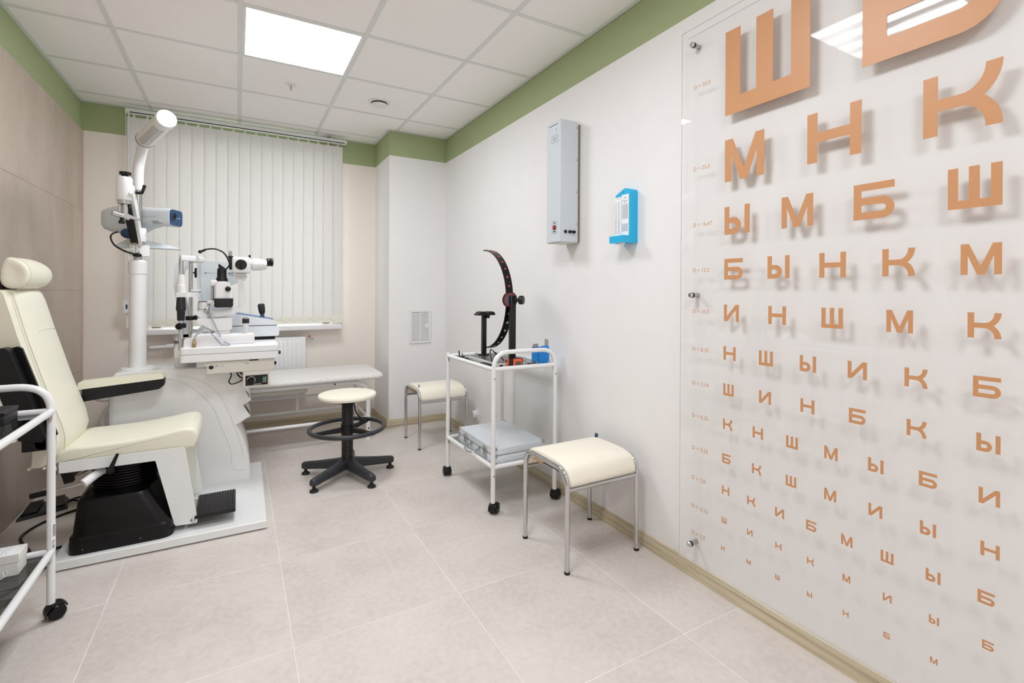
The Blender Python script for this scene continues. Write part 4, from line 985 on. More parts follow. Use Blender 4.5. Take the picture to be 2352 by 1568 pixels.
# backrest
st = [(0.430, -0.716, 0.052), (0.445, -0.690, 0.075), (0.480, -0.668, 0.092), (0.540, -0.662, 0.098), (0.600, -0.672, 0.098), (0.660, -0.690, 0.096), (0.730, -0.712, 0.094), (0.800, -0.733, 0.092), (0.900, -0.760, 0.090), (1.000, -0.787, 0.088), (1.090, -0.808, 0.086), (1.150, -0.823, 0.084), (1.178, -0.832, 0.076), (1.192, -0.842, 0.058), (1.197, -0.856, 0.026)]
rings = []
BY0, BY1 = 2.828, 3.262
for z, xf, th in st:
    ring = []; xb = xf - th
    y0, y1 = BY0, BY1
    if z > 0.95: y1 = BY1 - 0.02 * (z - 0.95) / 0.25
    if z < 0.46 or z > 1.17: y0 += 0.008; y1 -= 0.008
    front = []
    for k in range(13):
        u = k / 12; y = y0 + (y1 - y0) * u
        edge = min(u, 1 - u) * 12
        bul = 0.030 * (1 - (2 * u - 1) ** 2) * min(1, (z - 0.43) / 0.1)
        rd = {0: 0.018, 1: 0.004}.get(int(round(edge)), 0.0) if edge < 1.5 else 0.0
        front.append((min(xf + bul - rd, xf + 0.05), y, z))
    back = [(xb, y1 - 0.01, z), (xb - 0.004, (y0 + y1) / 2, z), (xb, y0 + 0.01, z)]
    rings.append(front + back)
bk = part(chair, 'backrest', G().loft(rings), cream, angle=60)
sm = [(xf + 0.0045, BY0 + 0.022 + (0.008 if z < 0.46 or z > 1.17 else 0), z) for z, xf, th in st[1:-1]]
part(bk, 'seam', G().tube(smooth(sm, 3), 0.0016, 5), seam_m)
g = G()
def front_x(z, u):
    for k in range(len(st) - 1):
        if st[k][0] <= z <= st[k + 1][0]:
            f = (z - st[k][0]) / (st[k + 1][0] - st[k][0]); return st[k][1] * (1 - f) + st[k + 1][1] * f + 0.030 * (1 - (2 * u - 1) ** 2)
g.tube(smooth([(front_x(z, (y - BY0) / (BY1 - BY0)) + 0.0004, y, z) for y, z in ((2.905, 0.985), (2.908, 1.005), (2.93, 1.013), (3.03, 1.018), (3.12, 1.013), (3.145, 1.005), (3.150, 0.985))]), 0.0018, 6)
part(bk, 'tuck_seam', g, cream)
part(bk, 'bottom_hem', G().tube([(-0.770, 2.835, 0.430), (-0.768, 3.25, 0.430), (-0.722, 3.25, 0.426), (-0.722, 2.835, 0.426)], 0.006, 6), cream)
for y in (2.90, 3.13): part(chair, 'recline_bracket', G().prism([(-0.705, 0.46), (-0.660, 0.455), (-0.640, 0.330), (-0.672, 0.325)], 'xz', y, y + 0.03), black)
part(chair, 'recline_strut', G().cyl((-0.650, 2.96, 0.345), (-0.545, 2.96, 0.392), 0.011, n=12), steel)
# headrest
hp = [(-0.868, 1.262), (-0.866, 1.228), (-0.850, 1.208), (-0.822, 1.203), (-0.796, 1.212), (-0.780, 1.236), (-0.775, 1.266), (-0.782, 1.296), (-0.800, 1.318), (-0.828, 1.333), (-0.850, 1.330), (-0.863, 1.300)]
HP = [(q.x, q.y) for q in smooth([(a, b, 0) for a, b in hp], 4, closed=True)]
hcx, hcz = -0.822, 1.266
rings = []
for y, sc in ((2.858, 0.30), (2.852, 0.55), (2.852, 0.82), (2.858, 0.96), (2.872, 1.0), (2.95, 1.03), (3.04, 1.04), (3.10, 1.01), (3.150, 0.94), (3.185, 0.82), (3.207, 0.62), (3.218, 0.36), (3.221, 0.12)):
    rings.append([(hcx + (a - hcx) * sc, y, hcz + (b - hcz) * sc) for a, b in HP])
hd = part(chair, 'headrest', G().loft(rings), cream, angle=60)
part(hd, 'end_seam', G().tube([(hcx + (a - hcx) * 1.004, 2.871, hcz + (b - hcz) * 1.004) for a, b in HP], 0.0018, 6, closed=True), seam_m)
part(chair, 'headrest_post', G().box(-0.905, -0.888, 2.96, 3.12, 0.98, 1.27, b=0.006).box(-0.905, -0.862, 2.99, 3.09, 1.23, 1.275, b=0.006).box(-0.905, -0.868, 2.99, 3.09, 0.98, 1.03, b=0.006), black)
# far armrest
ay0, ay1 = 3.270, 3.330
o = part(chair, 'armrest', G().prism(rpoly([(-0.690, 0.688), (-0.345, 0.713), (-0.345, 0.677), (-0.368, 0.657), (-0.690, 0.622)], [0.002, 0.003, 0.006, 0.01, 0.004], 4), 'xz', ay0, ay1), black)
pp = rpoly([(-0.705, 0.686), (-0.348, 0.713), (-0.346, 0.728), (-0.362, 0.744), (-0.705, 0.724)], [0.004, 0.004, 0.010, 0.02, 0.01], 5)
part(o, 'arm_pad', G().prism(pp, 'xz', ay0 - 0.006, ay1 + 0.006), cream)
part(chair, 'arm_pivot', G().cyl((-0.700, 3.235, 0.640), (-0.700, 3.275, 0.640), 0.022, n=18), black)
# near armrest folded up along the backrest
o = part(chair, 'armrest', G().prism(rpoly([(-0.885, 0.945), (-0.822, 0.962), (-0.806, 0.950), (-0.697, 0.585), (-0.704, 0.560), (-0.776, 0.575)], [0.01, 0.012, 0.010, 0.004, 0.004, 0.004], 4), 'xz', 2.742, 2.796), black, 'armrest folded upright')
part(o, 'armrest_inner', G().prism([(-0.852, 0.945), (-0.796, 0.960), (-0.782, 0.952), (-0.670, 0.575), (-0.690, 0.560), (-0.745, 0.575)], 'xz', 2.798, 2.812), blackg)
part(o, 'arm_pad', G().prism(rpoly([(-0.925, 0.930), (-0.887, 0.945), (-0.778, 0.575), (-0.825, 0.570)], 0.012, 4), 'xz', 2.736, 2.802), cream)
part(chair, 'arm_pivot', G().box(-0.770, -0.690, 2.745, 2.830, 0.525, 0.575, b=0.006).cyl((-0.705, 2.745, 0.555), (-0.705, 2.832, 0.555), 0.024, n=18), black)
# levers
o = part(chair, 'recline_lever', G().lathe((-0.494, 2.822, 0.381), (0, -1, 0), [(0.016, 0), (0.016, 0.016), (0.011, 0.022), (0.0, 0.022)], 18).cyl((-0.494, 2.86, 0.384), (-0.494, 2.82, 0.381), 0.006, n=10), blackg)
part(o, 'lever_arm', G().loft([[(-0.505, 2.797, 0.386), (-0.486, 2.797, 0.380), (-0.486, 2.789, 0.380), (-0.505, 2.789, 0.386)], [(-0.470, 2.790, 0.464), (-0.459, 2.790, 0.461), (-0.459, 2.782, 0.461), (-0.470, 2.782, 0.464)]]), black)
part(chair, 'pump_tube', G().tube(smooth([(-0.520, 2.93, 0.372), (-0.552, 2.84, 0.366), (-0.572, 2.790, 0.357), (-0.582, 2.778, 0.352)]), [0.019] * 24 + [0.010], 16), whitep)
o = part(chair, 'pump_lever', G().cyl((-0.582, 2.786, 0.350), (-0.742, 2.782, 0.331), 0.0055, n=12), chrome)
part(o, 'grip', G().cyl((-0.676, 2.784, 0.338), (-0.752, 2.782, 0.330), 0.0115, n=14), blackg)

# foot switch and cables on the floor
t = thing('foot_switch', 'black double foot switch on the floor against the tiled wall', 'foot switch', (-0.93, 3.55, 0))
part(t, 'base', G().add([(-0.985, 3.440, 0), (-0.800, 3.520, 0), (-0.835, 3.690, 0), (-0.985, 3.640, 0), (-0.982, 3.446, 0.016), (-0.804, 3.522, 0.016), (-0.838, 3.684, 0.016), (-0.982, 3.634, 0.016)], [(3, 2, 1, 0), (4, 5, 6, 7), (0, 1, 5, 4), (1, 2, 6, 5), (2, 3, 7, 6), (3, 0, 4, 7)]), graph)
def ped(u0, u1):
    A, B, C, D = [Vector(q) for q in ((-0.982, 3.446, 0), (-0.804, 3.522, 0), (-0.838, 3.684, 0), (-0.982, 3.634, 0))]
    f = lambda u, v: (A * (1 - u) + B * u) * (1 - v) + (D * (1 - u) + C * u) * v
    z = Vector((0, 0, 1)); q = [(u0, 0.1), (u1, 0.1), (u1, 0.9), (u0, 0.9)]
    return G().add([f(u, v) + z * 0.016 for u, v in q] + [f(u0 + (u - u0) * 0.92 + 0.004, v) + z * (0.024 if v < 0.5 else 0.036) for u, v in q], [(3, 2, 1, 0), (4, 5, 6, 7), (0, 1, 5, 4), (1, 2, 6, 5), (2, 3, 7, 6), (3, 0, 4, 7)])
part(t, 'pedal', ped(0.04, 0.40), blackg); part(t, 'pedal', ped(0.60, 0.96), blackg)
solo('pedal_cable', G().tube(smooth([(-0.820, 3.60, 0.012), (-0.790, 3.60, 0.016), (-0.745, 3.55, 0.010), (-0.715, 3.42, 0.006), (-0.700, 3.36, 0.006), (-0.696, 3.46, 0.010), (-0.694, 3.50, 0.040), (-0.676, 3.51, 0.054), (-0.640, 3.52, 0.052)]), 0.006, 8).tube(smooth([(-0.820, 3.62, 0.012), (-0.780, 3.63, 0.018), (-0.740, 3.62, 0.022), (-0.696, 3.59, 0.034), (-0.680, 3.57, 0.053), (-0.640, 3.55, 0.053)]), 0.006, 8), black, 'black twin cable running from the foot switch to the white base plate', 'cable')
solo('cable_connector', G().lathe((-0.755, 3.640, 0.020), (1, -0.35, 0.05), [(0.007, 0), (0.011, 0.006), (0.011, 0.030), (0.008, 0.036), (0.008, 0.046), (0.012, 0.052), (0.012, 0.080), (0.007, 0.088), (0.0, 0.088)], 14), brass, 'metal cable connector beside the foot switch', 'connector')
solo('floor_cable', G().tube(smooth([(-0.985, 2.70, 0.006), (-0.90, 2.80, 0.006), (-0.815, 2.985, 0.006), (-0.86, 3.10, 0.006), (-0.900, 3.22, 0.006), (-0.87, 3.34, 0.006), (-0.80, 3.43, 0.006), (-0.735, 3.47, 0.008)]), 0.006, 8), black, 'black cable curling on the floor behind the left trolley', 'cable')
solo('loop_cable', G().tube(smooth([(-0.95, 2.45, 0.006), (-0.80, 2.62, 0.006), (-0.735, 2.75, 0.006), (-0.688, 2.92, 0.006), (-0.700, 3.00, 0.006), (-0.745, 2.98, 0.006), (-0.80, 2.93, 0.006)]), 0.006, 8), black, 'black cable looped on the floor by the corner of the white base plate', 'cable')

# ================================================================== REFRACTION UNIT
unit = thing('refraction_unit', 'white ophthalmic instrument stand with column lamp, arm and swing table', 'instrument stand', (-0.27, 3.45, 0))
bp = [(-0.683, 2.752), (0.134, 2.744), (0.144, 3.700), (-0.683, 3.700)]
part(unit, 'base_plate', G().prism(rpoly(bp, 0.006, 3), 'xy', 0.007, 0.040).loft([[(u + (0.0 if k == 0 else (0.004 if u < 0 else -0.004)), v + (0.0 if k == 0 else (0.004 if v < 3 else -0.004)), z) for u, v in bp] for k, z in ((0, 0.040), (1, 0.045))]), plate_w)
g = G()
for x, y in ((-0.62, 2.82), (0.08, 2.82), (0.08, 3.62), (-0.62, 3.62)): g.cyl((x, y, 0), (x, y, 0.008), 0.03, n=16)
part(unit, 'levelling_foot', g, black)
# cabinet
YA, YB2 = 3.400, 3.775
cab = [(-0.605, ZP), (0.073, ZP)] + [(q.x, q.y) for q in smooth([(0.074, 0.075, 0), (0.069, 0.160, 0), (0.052, 0.245, 0), (0.028, 0.318, 0), (-0.002, 0.378, 0)], 4)] + \
      [(0.073, 0.424), (0.033, 0.497), (0.076, 0.522), (0.040, 0.588), (0.048, 0.600), (0.050, 0.700), (0.030, 0.735), (-0.20, 0.742), (-0.40, 0.742), (-0.578, 0.738), (-0.600, 0.715), (-0.609, 0.560)]
rings = []
ccx, ccz = -0.27, 0.40
for y, ins in ((YA, 0.012), (YA + 0.003, 0.005), (YA + 0.010, 0.0), (YB2 - 0.010, 0.0), (YB2, 0.012)):
    ring = []
    for a, b in cab:
        d = Vector((ccx - a, ccz - b)); d.normalize(); ring.append((a + d.x * ins, y, b + d.y * ins if b > 0.05 else b))
    rings.append(ring)
cabo = part(unit, 'cabinet', G().loft(rings), unit_w, angle=30)
r1 = [Y_ for Y_ in [(-0.385, 0.698), (-0.330, 0.692), (-0.258, 0.655), (-0.185, 0.590), (-0.120, 0.500), (-0.085, 0.400), (-0.055, 0.320), (-0.030, 0.240), (-0.022, 0.160), (-0.012, 0.120), (0.050, 0.105)]]
r2 = [(-0.300, 0.708), (-0.215, 0.680), (-0.135, 0.625), (-0.075, 0.545), (-0.038, 0.462), (-0.018, 0.400), (0.004, 0.330), (0.026, 0.250), (0.036, 0.180)]
r3 = [(-0.345, 0.660), (-0.270, 0.625), (-0.215, 0.575), (-0.165, 0.500), (-0.125, 0.420), (-0.100, 0.340)]
for rr, nm in ((r1, 'moulded_ridge'), (r2, 'moulded_ridge')):
    g = G(); P = smooth([(a, YA - 0.0005, b) for a, b in rr], 6)
    g.tube(P, 0.0045, 8)
    part(cabo, nm, g, unit_w)
for (a, b, c, d) in ((0.045, 0.578, 0.072, 0.528), (0.039, 0.487, 0.070, 0.432)):
    A = Vector((a, 0, b)); B = Vector((c, 0, d)); e = (B - A).normalized(); n_ = Vector((-e.z, 0, e.x)) * -1
    if n_.x < 0: n_ = -n_
    g = G(); q = [A + e * 0.006, B - e * 0.006]
    g.add([q[0] + Vector((0, YA + 0.016, 0)) + n_ * 0.0006, q[1] + Vector((0, YA + 0.016, 0)) + n_ * 0.0006, q[1] + Vector((0, YA + 0.10, 0)) + n_ * 0.0006, q[0] + Vector((0, YA + 0.10, 0)) + n_ * 0.0006,
           q[0] + Vector((0, YA + 0.016, 0)) - n_ * 0.004, q[1] + Vector((0, YA + 0.016, 0)) - n_ * 0.004, q[1] + Vector((0, YA + 0.10, 0)) - n_ * 0.004, q[0] + Vector((0, YA + 0.10, 0)) - n_ * 0.004],
          [(0, 1, 2, 3), (7, 6, 5, 4), (0, 1, 5, 4), (1, 2, 6, 5), (2, 3, 7, 6), (3, 0, 4, 7)])
    part(cabo, 'handle_recess', g, black)
# column
KX, KY = -0.503, 3.560
part(unit, 'column_flange', G().lathe((KX, KY, 0.737), (0, 0, 1), [(0.078, 0), (0.080, 0.005), (0.074, 0.011), (0.040, 0.012)], 36), whitep)
col = part(unit, 'column', G().cyl((KX, KY, 0.745), (KX, KY, 1.300), 0.0415, n=32), white)
part(col, 'column_collar', G().lathe((KX, KY, 1.288), (0, 0, 1), [(0.0415, 0), (0.0445, 0.002), (0.0445, 0.070), (0.034, 0.083), (0.0, 0.083)], 32), whitep)
part(unit, 'chrome_tube', G().cyl((KX, KY, 1.36), (KX, KY, 1.80), 0.0205, n=24), steel)
o = part(unit, 'clamp_block', G().prism(rpoly([(KX - 0.036, KY - 0.036), (KX + 0.012, KY - 0.036), (KX + 0.055, KY - 0.020), (KX + 0.055, KY + 0.030), (KX - 0.036, KY + 0.036)], 0.010, 4), 'xy', 1.392, 1.456), whitep)
part(o, 'split_line', G().box(KX - 0.006, KX - 0.0045, KY - 0.0368, KY - 0.035, 1.40, 1.456), sheet)
g = G()
for dx, dz in ((-0.024, 1.442), (-0.024, 1.418), (0.010, 1.442), (0.010, 1.418)): g.cyl((KX + dx, KY - 0.035, dz), (KX + dx, KY - 0.0372, dz), 0.004, n=10)
part(o, 'clamp_screw', g, steel)
part(unit, 'clamp_ring', G().cyl((KX, KY, 1.456), (KX, KY, 1.474), 0.033, n=24), steel)
# lamp arm and lamp head
P0 = Vector((-0.452, 3.43, 2.045)); P1 = Vector((-0.315, 3.05, 2.072)); ax_ = (P1 - P0).normalized()
arm = smooth([(KX, KY, 1.775), (KX, KY, 1.87), (KX + 0.006, KY - 0.004, 1.94), (KX + 0.022, KY - 0.038, 2.000), tuple(P0 - ax_ * 0.03), tuple(P0)], 8)
la = part(unit, 'lamp_arm', G().tube(arm, 0.027, 18).lathe(P0 - ax_ * 0.055, ax_, [(0.028, 0), (0.040, 0.018), (0.046, 0.040), (0.046, 0.056)], 28), whitep)
lh = part(unit, 'lamp_head', G().cyl(P0 + ax_ * 0.004, P1, 0.0450, n=36), whitep)
part(lh, 'black_joint', G().cyl(P0, P0 + ax_ * 0.005, 0.0462, n=36), black)
part(lh, 'end_cap', G().lathe(P1 - ax_ * 0.055, ax_, [(0.0455, 0), (0.0465, 0.003), (0.0465, 0.050), (0.044, 0.056), (0.0, 0.0565)], 36), white)
vv = Vector((0.4, -3.25, -1.15)); vv = (vv - ax_ * vv.dot(ax_)).normalized(); ss = ax_.cross(vv)
rings = []
for q in (0.03, (P1 - P0).length - 0.075):
    ring = []
    for k in range(9):
        a = radians(-34 + 68 * k / 8); ring.append(tuple(P0 + ax_ * q + (vv * cos(a) + ss * sin(a)) * 0.0460))
    for k in range(8, -1, -1):
        a = radians(-34 + 68 * k / 8); ring.append(tuple(P0 + ax_ * q + (vv * cos(a) + ss * sin(a)) * 0.0440))
    rings.append(ring)
part(lh, 'light_window', G().loft(rings), mat('frosted_lamp_window', (190, 192, 192), 0.2, var=0))
# counterweighted instrument arm
AX, AY = -0.517, 3.250
o = part(unit, 'spring_housing', G().lathe((AX, AY, 1.668), (0, 0, 1), [(0.033, 0), (0.0345, 0.003), (0.0355, 0.110), (0.034, 0.117), (0.030, 0.121), (0.0, 0.121)], 30), white)
g = G().cyl((AX + 0.002, AY, 1.787), (AX + 0.002, AY, 1.802), 0.015, n=18)
prof = []
kn = [(AX + 0.004 + (0.0255 if k % 2 else 0.0215) * cos(2 * pi * k / 24), AY + (0.0255 if k % 2 else 0.0215) * sin(2 * pi * k / 24)) for k in range(24)]
g.prism(kn, 'xy', 1.802, 1.816)
part(o, 'star_knob', g, black)
part(unit, 'arm_collar', G().lathe((AX, AY, 1.645), (0, 0, 1), [(0.022, 0), (0.029, 0.004), (0.029, 0.016), (0.032, 0.018), (0.032, 0.024)], 24).cyl((AX - 0.018, AY, 1.592), (AX - 0.018, AY, 1.65), 0.0065, n=12).cyl((AX + 0.004, AY, 1.592), (AX + 0.004, AY, 1.65), 0.0125, n=14), chrome)
part(unit, 'instrument_holder', G().cyl((AX - 0.045, AY - 0.030, 1.595), (AX + 0.018, AY + 0.012, 1.578), 0.0135, n=18).loft([[(AX + 0.000, AY - 0.014, 1.578), (AX + 0.062, AY + 0.012, 1.566), (AX + 0.064, AY + 0.012, 1.576), (AX + 0.010, AY - 0.014, 1.600)], [(AX + 0.000, AY + 0.008, 1.578), (AX + 0.062, AY + 0.028, 1.566), (AX + 0.064, AY + 0.028, 1.576), (AX + 0.010, AY + 0.008, 1.600)]]), chrome)
part(unit, 'holder_knob', G().cyl((AX - 0.010, AY, 1.578), (AX - 0.010, AY, 1.545), 0.0085, n=14).cyl((AX - 0.010, AY, 1.560), (AX - 0.010, AY, 1.545), 0.014, n=14), black)
def bar_yz(y0, z0, y1, z1, hw, x0, x1):
    d = Vector((y1 - y0, z1 - z0)).normalized(); n_ = Vector((-d.y, d.x)) * hw
    return G().prism([(y0 + n_.x, z0 + n_.y), (y1 + n_.x, z1 + n_.y), (y1 - n_.x, z1 - n_.y), (y0 - n_.x, z0 - n_.y)], 'yz', x0, x1)
o = part(unit, 'tilt_arm', bar_yz(3.235, 1.725, 3.520, 1.478, 0.034, -0.490, -0.476), white)
part(o, 'black_cover', bar_yz(3.255, 1.660, 3.500, 1.482, 0.022, -0.526, -0.4905), black)
part(o, 'pivot_screw', G().cyl((-0.476, 3.27, 1.690), (-0.4745, 3.27, 1.690), 0.004, n=10), steel)
part(unit, 'arm_base', G().box(-0.484, -0.460, 3.495, 3.545, 1.474, 1.552, b=0.003), whitep)
part(unit, 'arm_latch', G().cyl((-0.4605, 3.512, 1.515), (-0.4580, 3.512, 1.515), 0.010, n=16), chrome)
part(unit, 'clamp_lever', G().tube(smooth([(-0.480, 3.285, 1.718), (-0.458, 3.285, 1.718), (-0.447, 3.285, 1.722), (-0.438, 3.285, 1.752)]), [0.008] * 17 + [0.0075] * 8, 10).ball((-0.437, 3.285, 1.756), 0.0085), black)
part(unit, 'instrument_shelf', G().loft([[(x * 1.018, 3.590 + dy, 1.205 + (z0 - 1.205) * 1.018) for dy in (0.0, 0.10)] + [(x * 1.018, 3.69 - dy, 1.205 + (z1 - 1.205) * 1.018) for dy in (0.02, 0.085)] for x, z0, z1 in ((-0.606, 1.4445, 1.447), (-0.590, 1.440, 1.461), (-0.545, 1.441, 1.492), (-0.50, 1.441, 1.496), (-0.44, 1.441, 1.482), (-0.36, 1.441, 1.464), (-0.305, 1.4405, 1.447), (-0.296, 1.4405, 1.442))]), bluegrey, angle=50)
# swing table
TX0, TX1, TY0, TY1 = -0.270, 0.214, 3.200, 3.790
def slab(x0, x1, y0, y1, z0, z1, r_=0.020, e=0.004):
    return G().loft([[(u, v, z) for u, v in rpoly(rect(x0 + i, x1 - i, y0 + i, y1 - i), r_, 4)] for z, i in ((z0, e), (z0 + e, 0), (z1 - e, 0), (z1, e))])
tt = part(unit, 'table_top', slab(TX0, TX1, TY0, TY1, 0.842, 0.880), white)
part(tt, 'table_tray', slab(TX0, TX1, TY0 + 0.001, TY1, 0.798, 0.8405), white)
part(unit, 'table_pivot', G().cyl((-0.290, 3.520, 0.815), (-0.290, 3.520, 0.872), 0.032, n=24).box(-0.310, -0.265, 3.35, 3.60, 0.812, 0.872, b=0.008).lathe((-0.285, 3.520, 0.738), (0, 0, 1), [(0.036, 0), (0.038, 0.004), (0.038, 0.085), (0.030, 0.100), (0.0, 0.100)], 28).cyl((-0.26, 3.56, 0.738), (-0.26, 3.56, 0.80), 0.045, n=24), whitep)
o = part(unit, 'under_table_box', G().box(-0.147, 0.192, 3.222, 3.50, 0.727, 0.797, b=0.002, seg=1).box(-0.158, 0.06, 3.224, 3.50, 0.775, 0.797), offw)
part(o, 'box_slot', G().box(0.062, 0.108, 3.2205, 3.223, 0.789, 0.797).box(-0.150, 0.09, 3.2212, 3.2232, 0.7945, 0.797), black)
for xa, xb, za in ((-0.106, -0.092, 0.768), (-0.076, -0.066, 0.769), (0.040, 0.058, 0.772)): part(o, 'box_screw', G().box(xa, xb, 3.2205, 3.223, za, za + 0.006), steel)
part(o, 'box_plug', G().ball((-0.126, 3.220, 0.764), 0.012, 0.008, 0.010), black)
part(o, 'side_knob', G().box(0.192, 0.206, 3.26, 3.29, 0.752, 0.770, b=0.002), black)
part(tt, 'table_knob', G().box(0.214, 0.231, 3.28, 3.31, 0.812, 0.830, b=0.003), graph)
cb = part(unit, 'control_box', G().box(0.030, 0.168, 3.222, 3.42, 0.633, 0.727, b=0.004), offw)
part(cb, 'control_panel', G().box(0.043, 0.157, 3.2195, 3.2225, 0.645, 0.703), black)
part(cb, 'panel_bezel', G().box(0.041, 0.159, 3.2205, 3.2228, 0.643, 0.705), steel)
part(cb, 'dimmer_knob', G().lathe((0.072, 3.2195, 0.674), (0, -1, 0), [(0.014, 0), (0.013, 0.012), (0.0, 0.013)], 20), blackg)
part(cb, 'dial_scale', G().tube([(0.072 + 0.020 * cos(radians(a)), 3.2192, 0.676 + 0.020 * sin(radians(a))) for a in range(170, -50, -14)], 0.0012, 5), whitep)
part(cb, 'power_switch', G().box(0.130, 0.146, 3.2165, 3.2200, 0.667, 0.690, b=0.001, seg=1), sheet)
part(cb, 'green_rocker', G().box(0.1325, 0.1415, 3.2150, 3.2185, 0.6695, 0.6855, b=0.0008, seg=1), greenled)
part(cb, 'switch_outline', G().box(0.1465, 0.1485, 3.2185, 3.2198, 0.662, 0.693).box(0.129, 0.1485, 3.2185, 3.2198, 0.6605, 0.6625), whitep)
text(cb, 'panel_lettering', 'LABOMED', 0.0085, (0.084, 3.2192, 0.648), (1, 0, 0), (0, 0, 1), whitep)
part(unit, 'table_cable', G().tube(smooth([(-0.035, 3.26, 0.728), (-0.028, 3.262, 0.705), (-0.040, 3.262, 0.672), (-0.028, 3.262, 0.655), (0.005, 3.262, 0.662), (0.034, 3.262, 0.680)]), 0.0034, 8)
     .tube(smooth([(0.000, 3.28, 0.728), (0.004, 3.28, 0.705), (0.018, 3.28, 0.688), (0.034, 3.28, 0.682)]), 0.004, 8).tube(smooth([(0.010, 3.29, 0.728), (0.018, 3.29, 0.712), (0.034, 3.29, 0.700)]), 0.004, 8), black)
part(unit, 'white_lead', G().tube(smooth([(-0.130, 3.26, 0.728), (-0.165, 3.26, 0.705), (-0.192, 3.262, 0.690), (-0.170, 3.264, 0.688), (-0.120, 3.264, 0.708), (-0.070, 3.262, 0.724), (-0.03, 3.262, 0.730)]), 0.002, 6), offw)

# ================================================================== CHART PROJECTOR
E0 = Vector((-0.668, 3.735, 0)); E1 = Vector((-0.322, 3.560, 0)); ed = (E1 - E0).normalized(); en = Vector((ed.y, -ed.x, 0)); EL = (E1 - E0).length
pj = thing('chart_projector', 'pale blue-grey chart projector with navy lens face on the white column', 'projector', (-0.50, 3.64, 1.5))
def sect(s_, z0, z1, hw, r_):
    c = E0 + ed * (EL * s_); return [tuple(c + en * u + Vector((0, 0, v))) for u, v in rpoly([(-hw, z0), (hw, z0), (hw, z1), (-hw, z1)], r_, 5)]
rings = [sect(-0.01, 1.580, 1.655, 0.045, 0.02), sect(0.0, 1.566, 1.664, 0.056, 0.025), sect(0.03, 1.552, 1.672, 0.062, 0.03), sect(0.10, 1.540, 1.682, 0.065, 0.035), sect(0.22, 1.530, 1.694, 0.066, 0.04), sect(0.36, 1.525, 1.696, 0.066, 0.04),
         sect(0.46, 1.530, 1.694, 0.063, 0.04), sect(0.55, 1.548, 1.690, 0.060, 0.038), sect(0.65, 1.568, 1.686, 0.056, 0.034), sect(0.78, 1.580, 1.682, 0.052, 0.03), sect(0.97, 1.576, 1.680, 0.060, 0.026), sect(1.0, 1.578, 1.678, 0.059, 0.025)]
bd = part(pj, 'housing', G().loft(rings), bluegrey, angle=50)
fc = E0 + ed * (EL + 0.0005)
face = rpoly([(-0.056, 1.582), (0.056, 1.582), (0.056, 1.675), (-0.056, 1.675)], 0.024, 6)
part(pj, 'lens_face', G().loft([[tuple(fc + en * u + Vector((0, 0, v)) + ed * e) for u, v in face] for e in (0.0, 0.004)]), navy)
lc = fc + en * 0.024 + Vector((0, 0, 1.634)) + ed * 0.004
o = part(pj, 'lens_ring', G().lathe(lc, ed, [(0.027, 0), (0.026, 0.004), (0.021, 0.006), (0.018, 0.002)], 28), navy)
part(o, 'lens', G().cyl(lc - ed * 0.001, lc + ed * 0.0035, 0.0185, n=24), blackg)
part(pj, 'face_mark', G().loft([[tuple(fc + en * u + Vector((0, 0, v)) + ed * e) for u, v in ((-0.032, 1.627), (-0.016, 1.627), (-0.016, 1.630), (-0.032, 1.630))] for e in (0.0042, 0.0046)]), paper)
part(pj, 'side_seam', G().tube([tuple(E0 + ed * (EL * s_) + en * (hw + 0.0004) + Vector((0, 0, 1.630))) for s_, hw in ((0.10, 0.062), (0.22, 0.066), (0.36, 0.066), (0.46, 0.063), (0.55, 0.060), (0.65, 0.056), (0.78, 0.052), (0.97, 0.052))], 0.0008, 5), ink)
part(pj, 'vent_recess', G().loft([[tuple(E0 + ed * (EL * s_) + en * (0.0535 + e) + Vector((0, 0, v))) for s_, v in ((0.72, 1.604), (0.955, 1.604), (0.955, 1.588), (0.76, 1.588))] for e in (-0.006, 0.0)]), mat('recess_grey', (150, 156, 156), 0.5, var=0))
part(pj, 'rear_cap', G().ball((-0.560, 3.62, 1.528), 0.034, 0.022, 0.030), navy)
part(pj, 'mount', G().box(-0.53, -0.475, 3.572, 3.66, 1.50, 1.545, b=0.006), bluegrey)
part(pj, 'projector_cable', G().tube(smooth([(-0.603, 3.60, 1.532), (-0.622, 3.575, 1.517), (-0.626, 3.555, 1.492), (-0.605, 3.535, 1.450), (-0.555, 3.520, 1.416), (-0.512, 3.520, 1.402), (-0.490, 3.520, 1.400)]), 0.0048, 10).loft([[(-0.520 + 0.04 * u, 3.512 + 0.016 * v, 1.400 + h_ * (1 if True else 0)) for u, v in ((0, 0), (1, 0), (1, 1), (0, 1))] for h_ in (-0.012, 0.0)]).ball((-0.497, 3.516, 1.398), 0.017, 0.010, 0.012), black)

# ================================================================== SLIT LAMP
TZ = 0.880
sl = thing('slit_lamp', 'white slit lamp microscope with chin rest on the front of the swing table', 'slit lamp', (-0.06, 3.33, TZ))
part(sl, 'rack_cover', G().prism(rpoly([(-0.254, TZ), (-0.066, TZ), (-0.066, 0.932), (-0.254, 0.932)], [0, 0, 0.018, 0.018], 5), 'xz', 3.225, 3.245), whitep)
part(sl, 'cross_slide', G().box(-0.214, 0.090, 3.262, 3.44, TZ + 0.004, 0.944, b=0.012).box(-0.225, -0.10, 3.270, 3.44, TZ, 0.952, b=0.010).box(-0.15, 0.088, 3.264, 3.44, TZ, TZ + 0.006), whitep)
part(sl, 'body_block', G().prism(rpoly([(-0.196, 1.012), (-0.196, 1.036), (-0.026, 1.036), (-0.026, 0.972), (-0.040, 0.966), (-0.115, 0.966), (-0.170, 0.998)], 0.006, 3), 'xz', 3.275, 3.40).box(-0.115, -0.036, 3.285, 3.39, 0.944, 0.970, b=0.004), whitep)
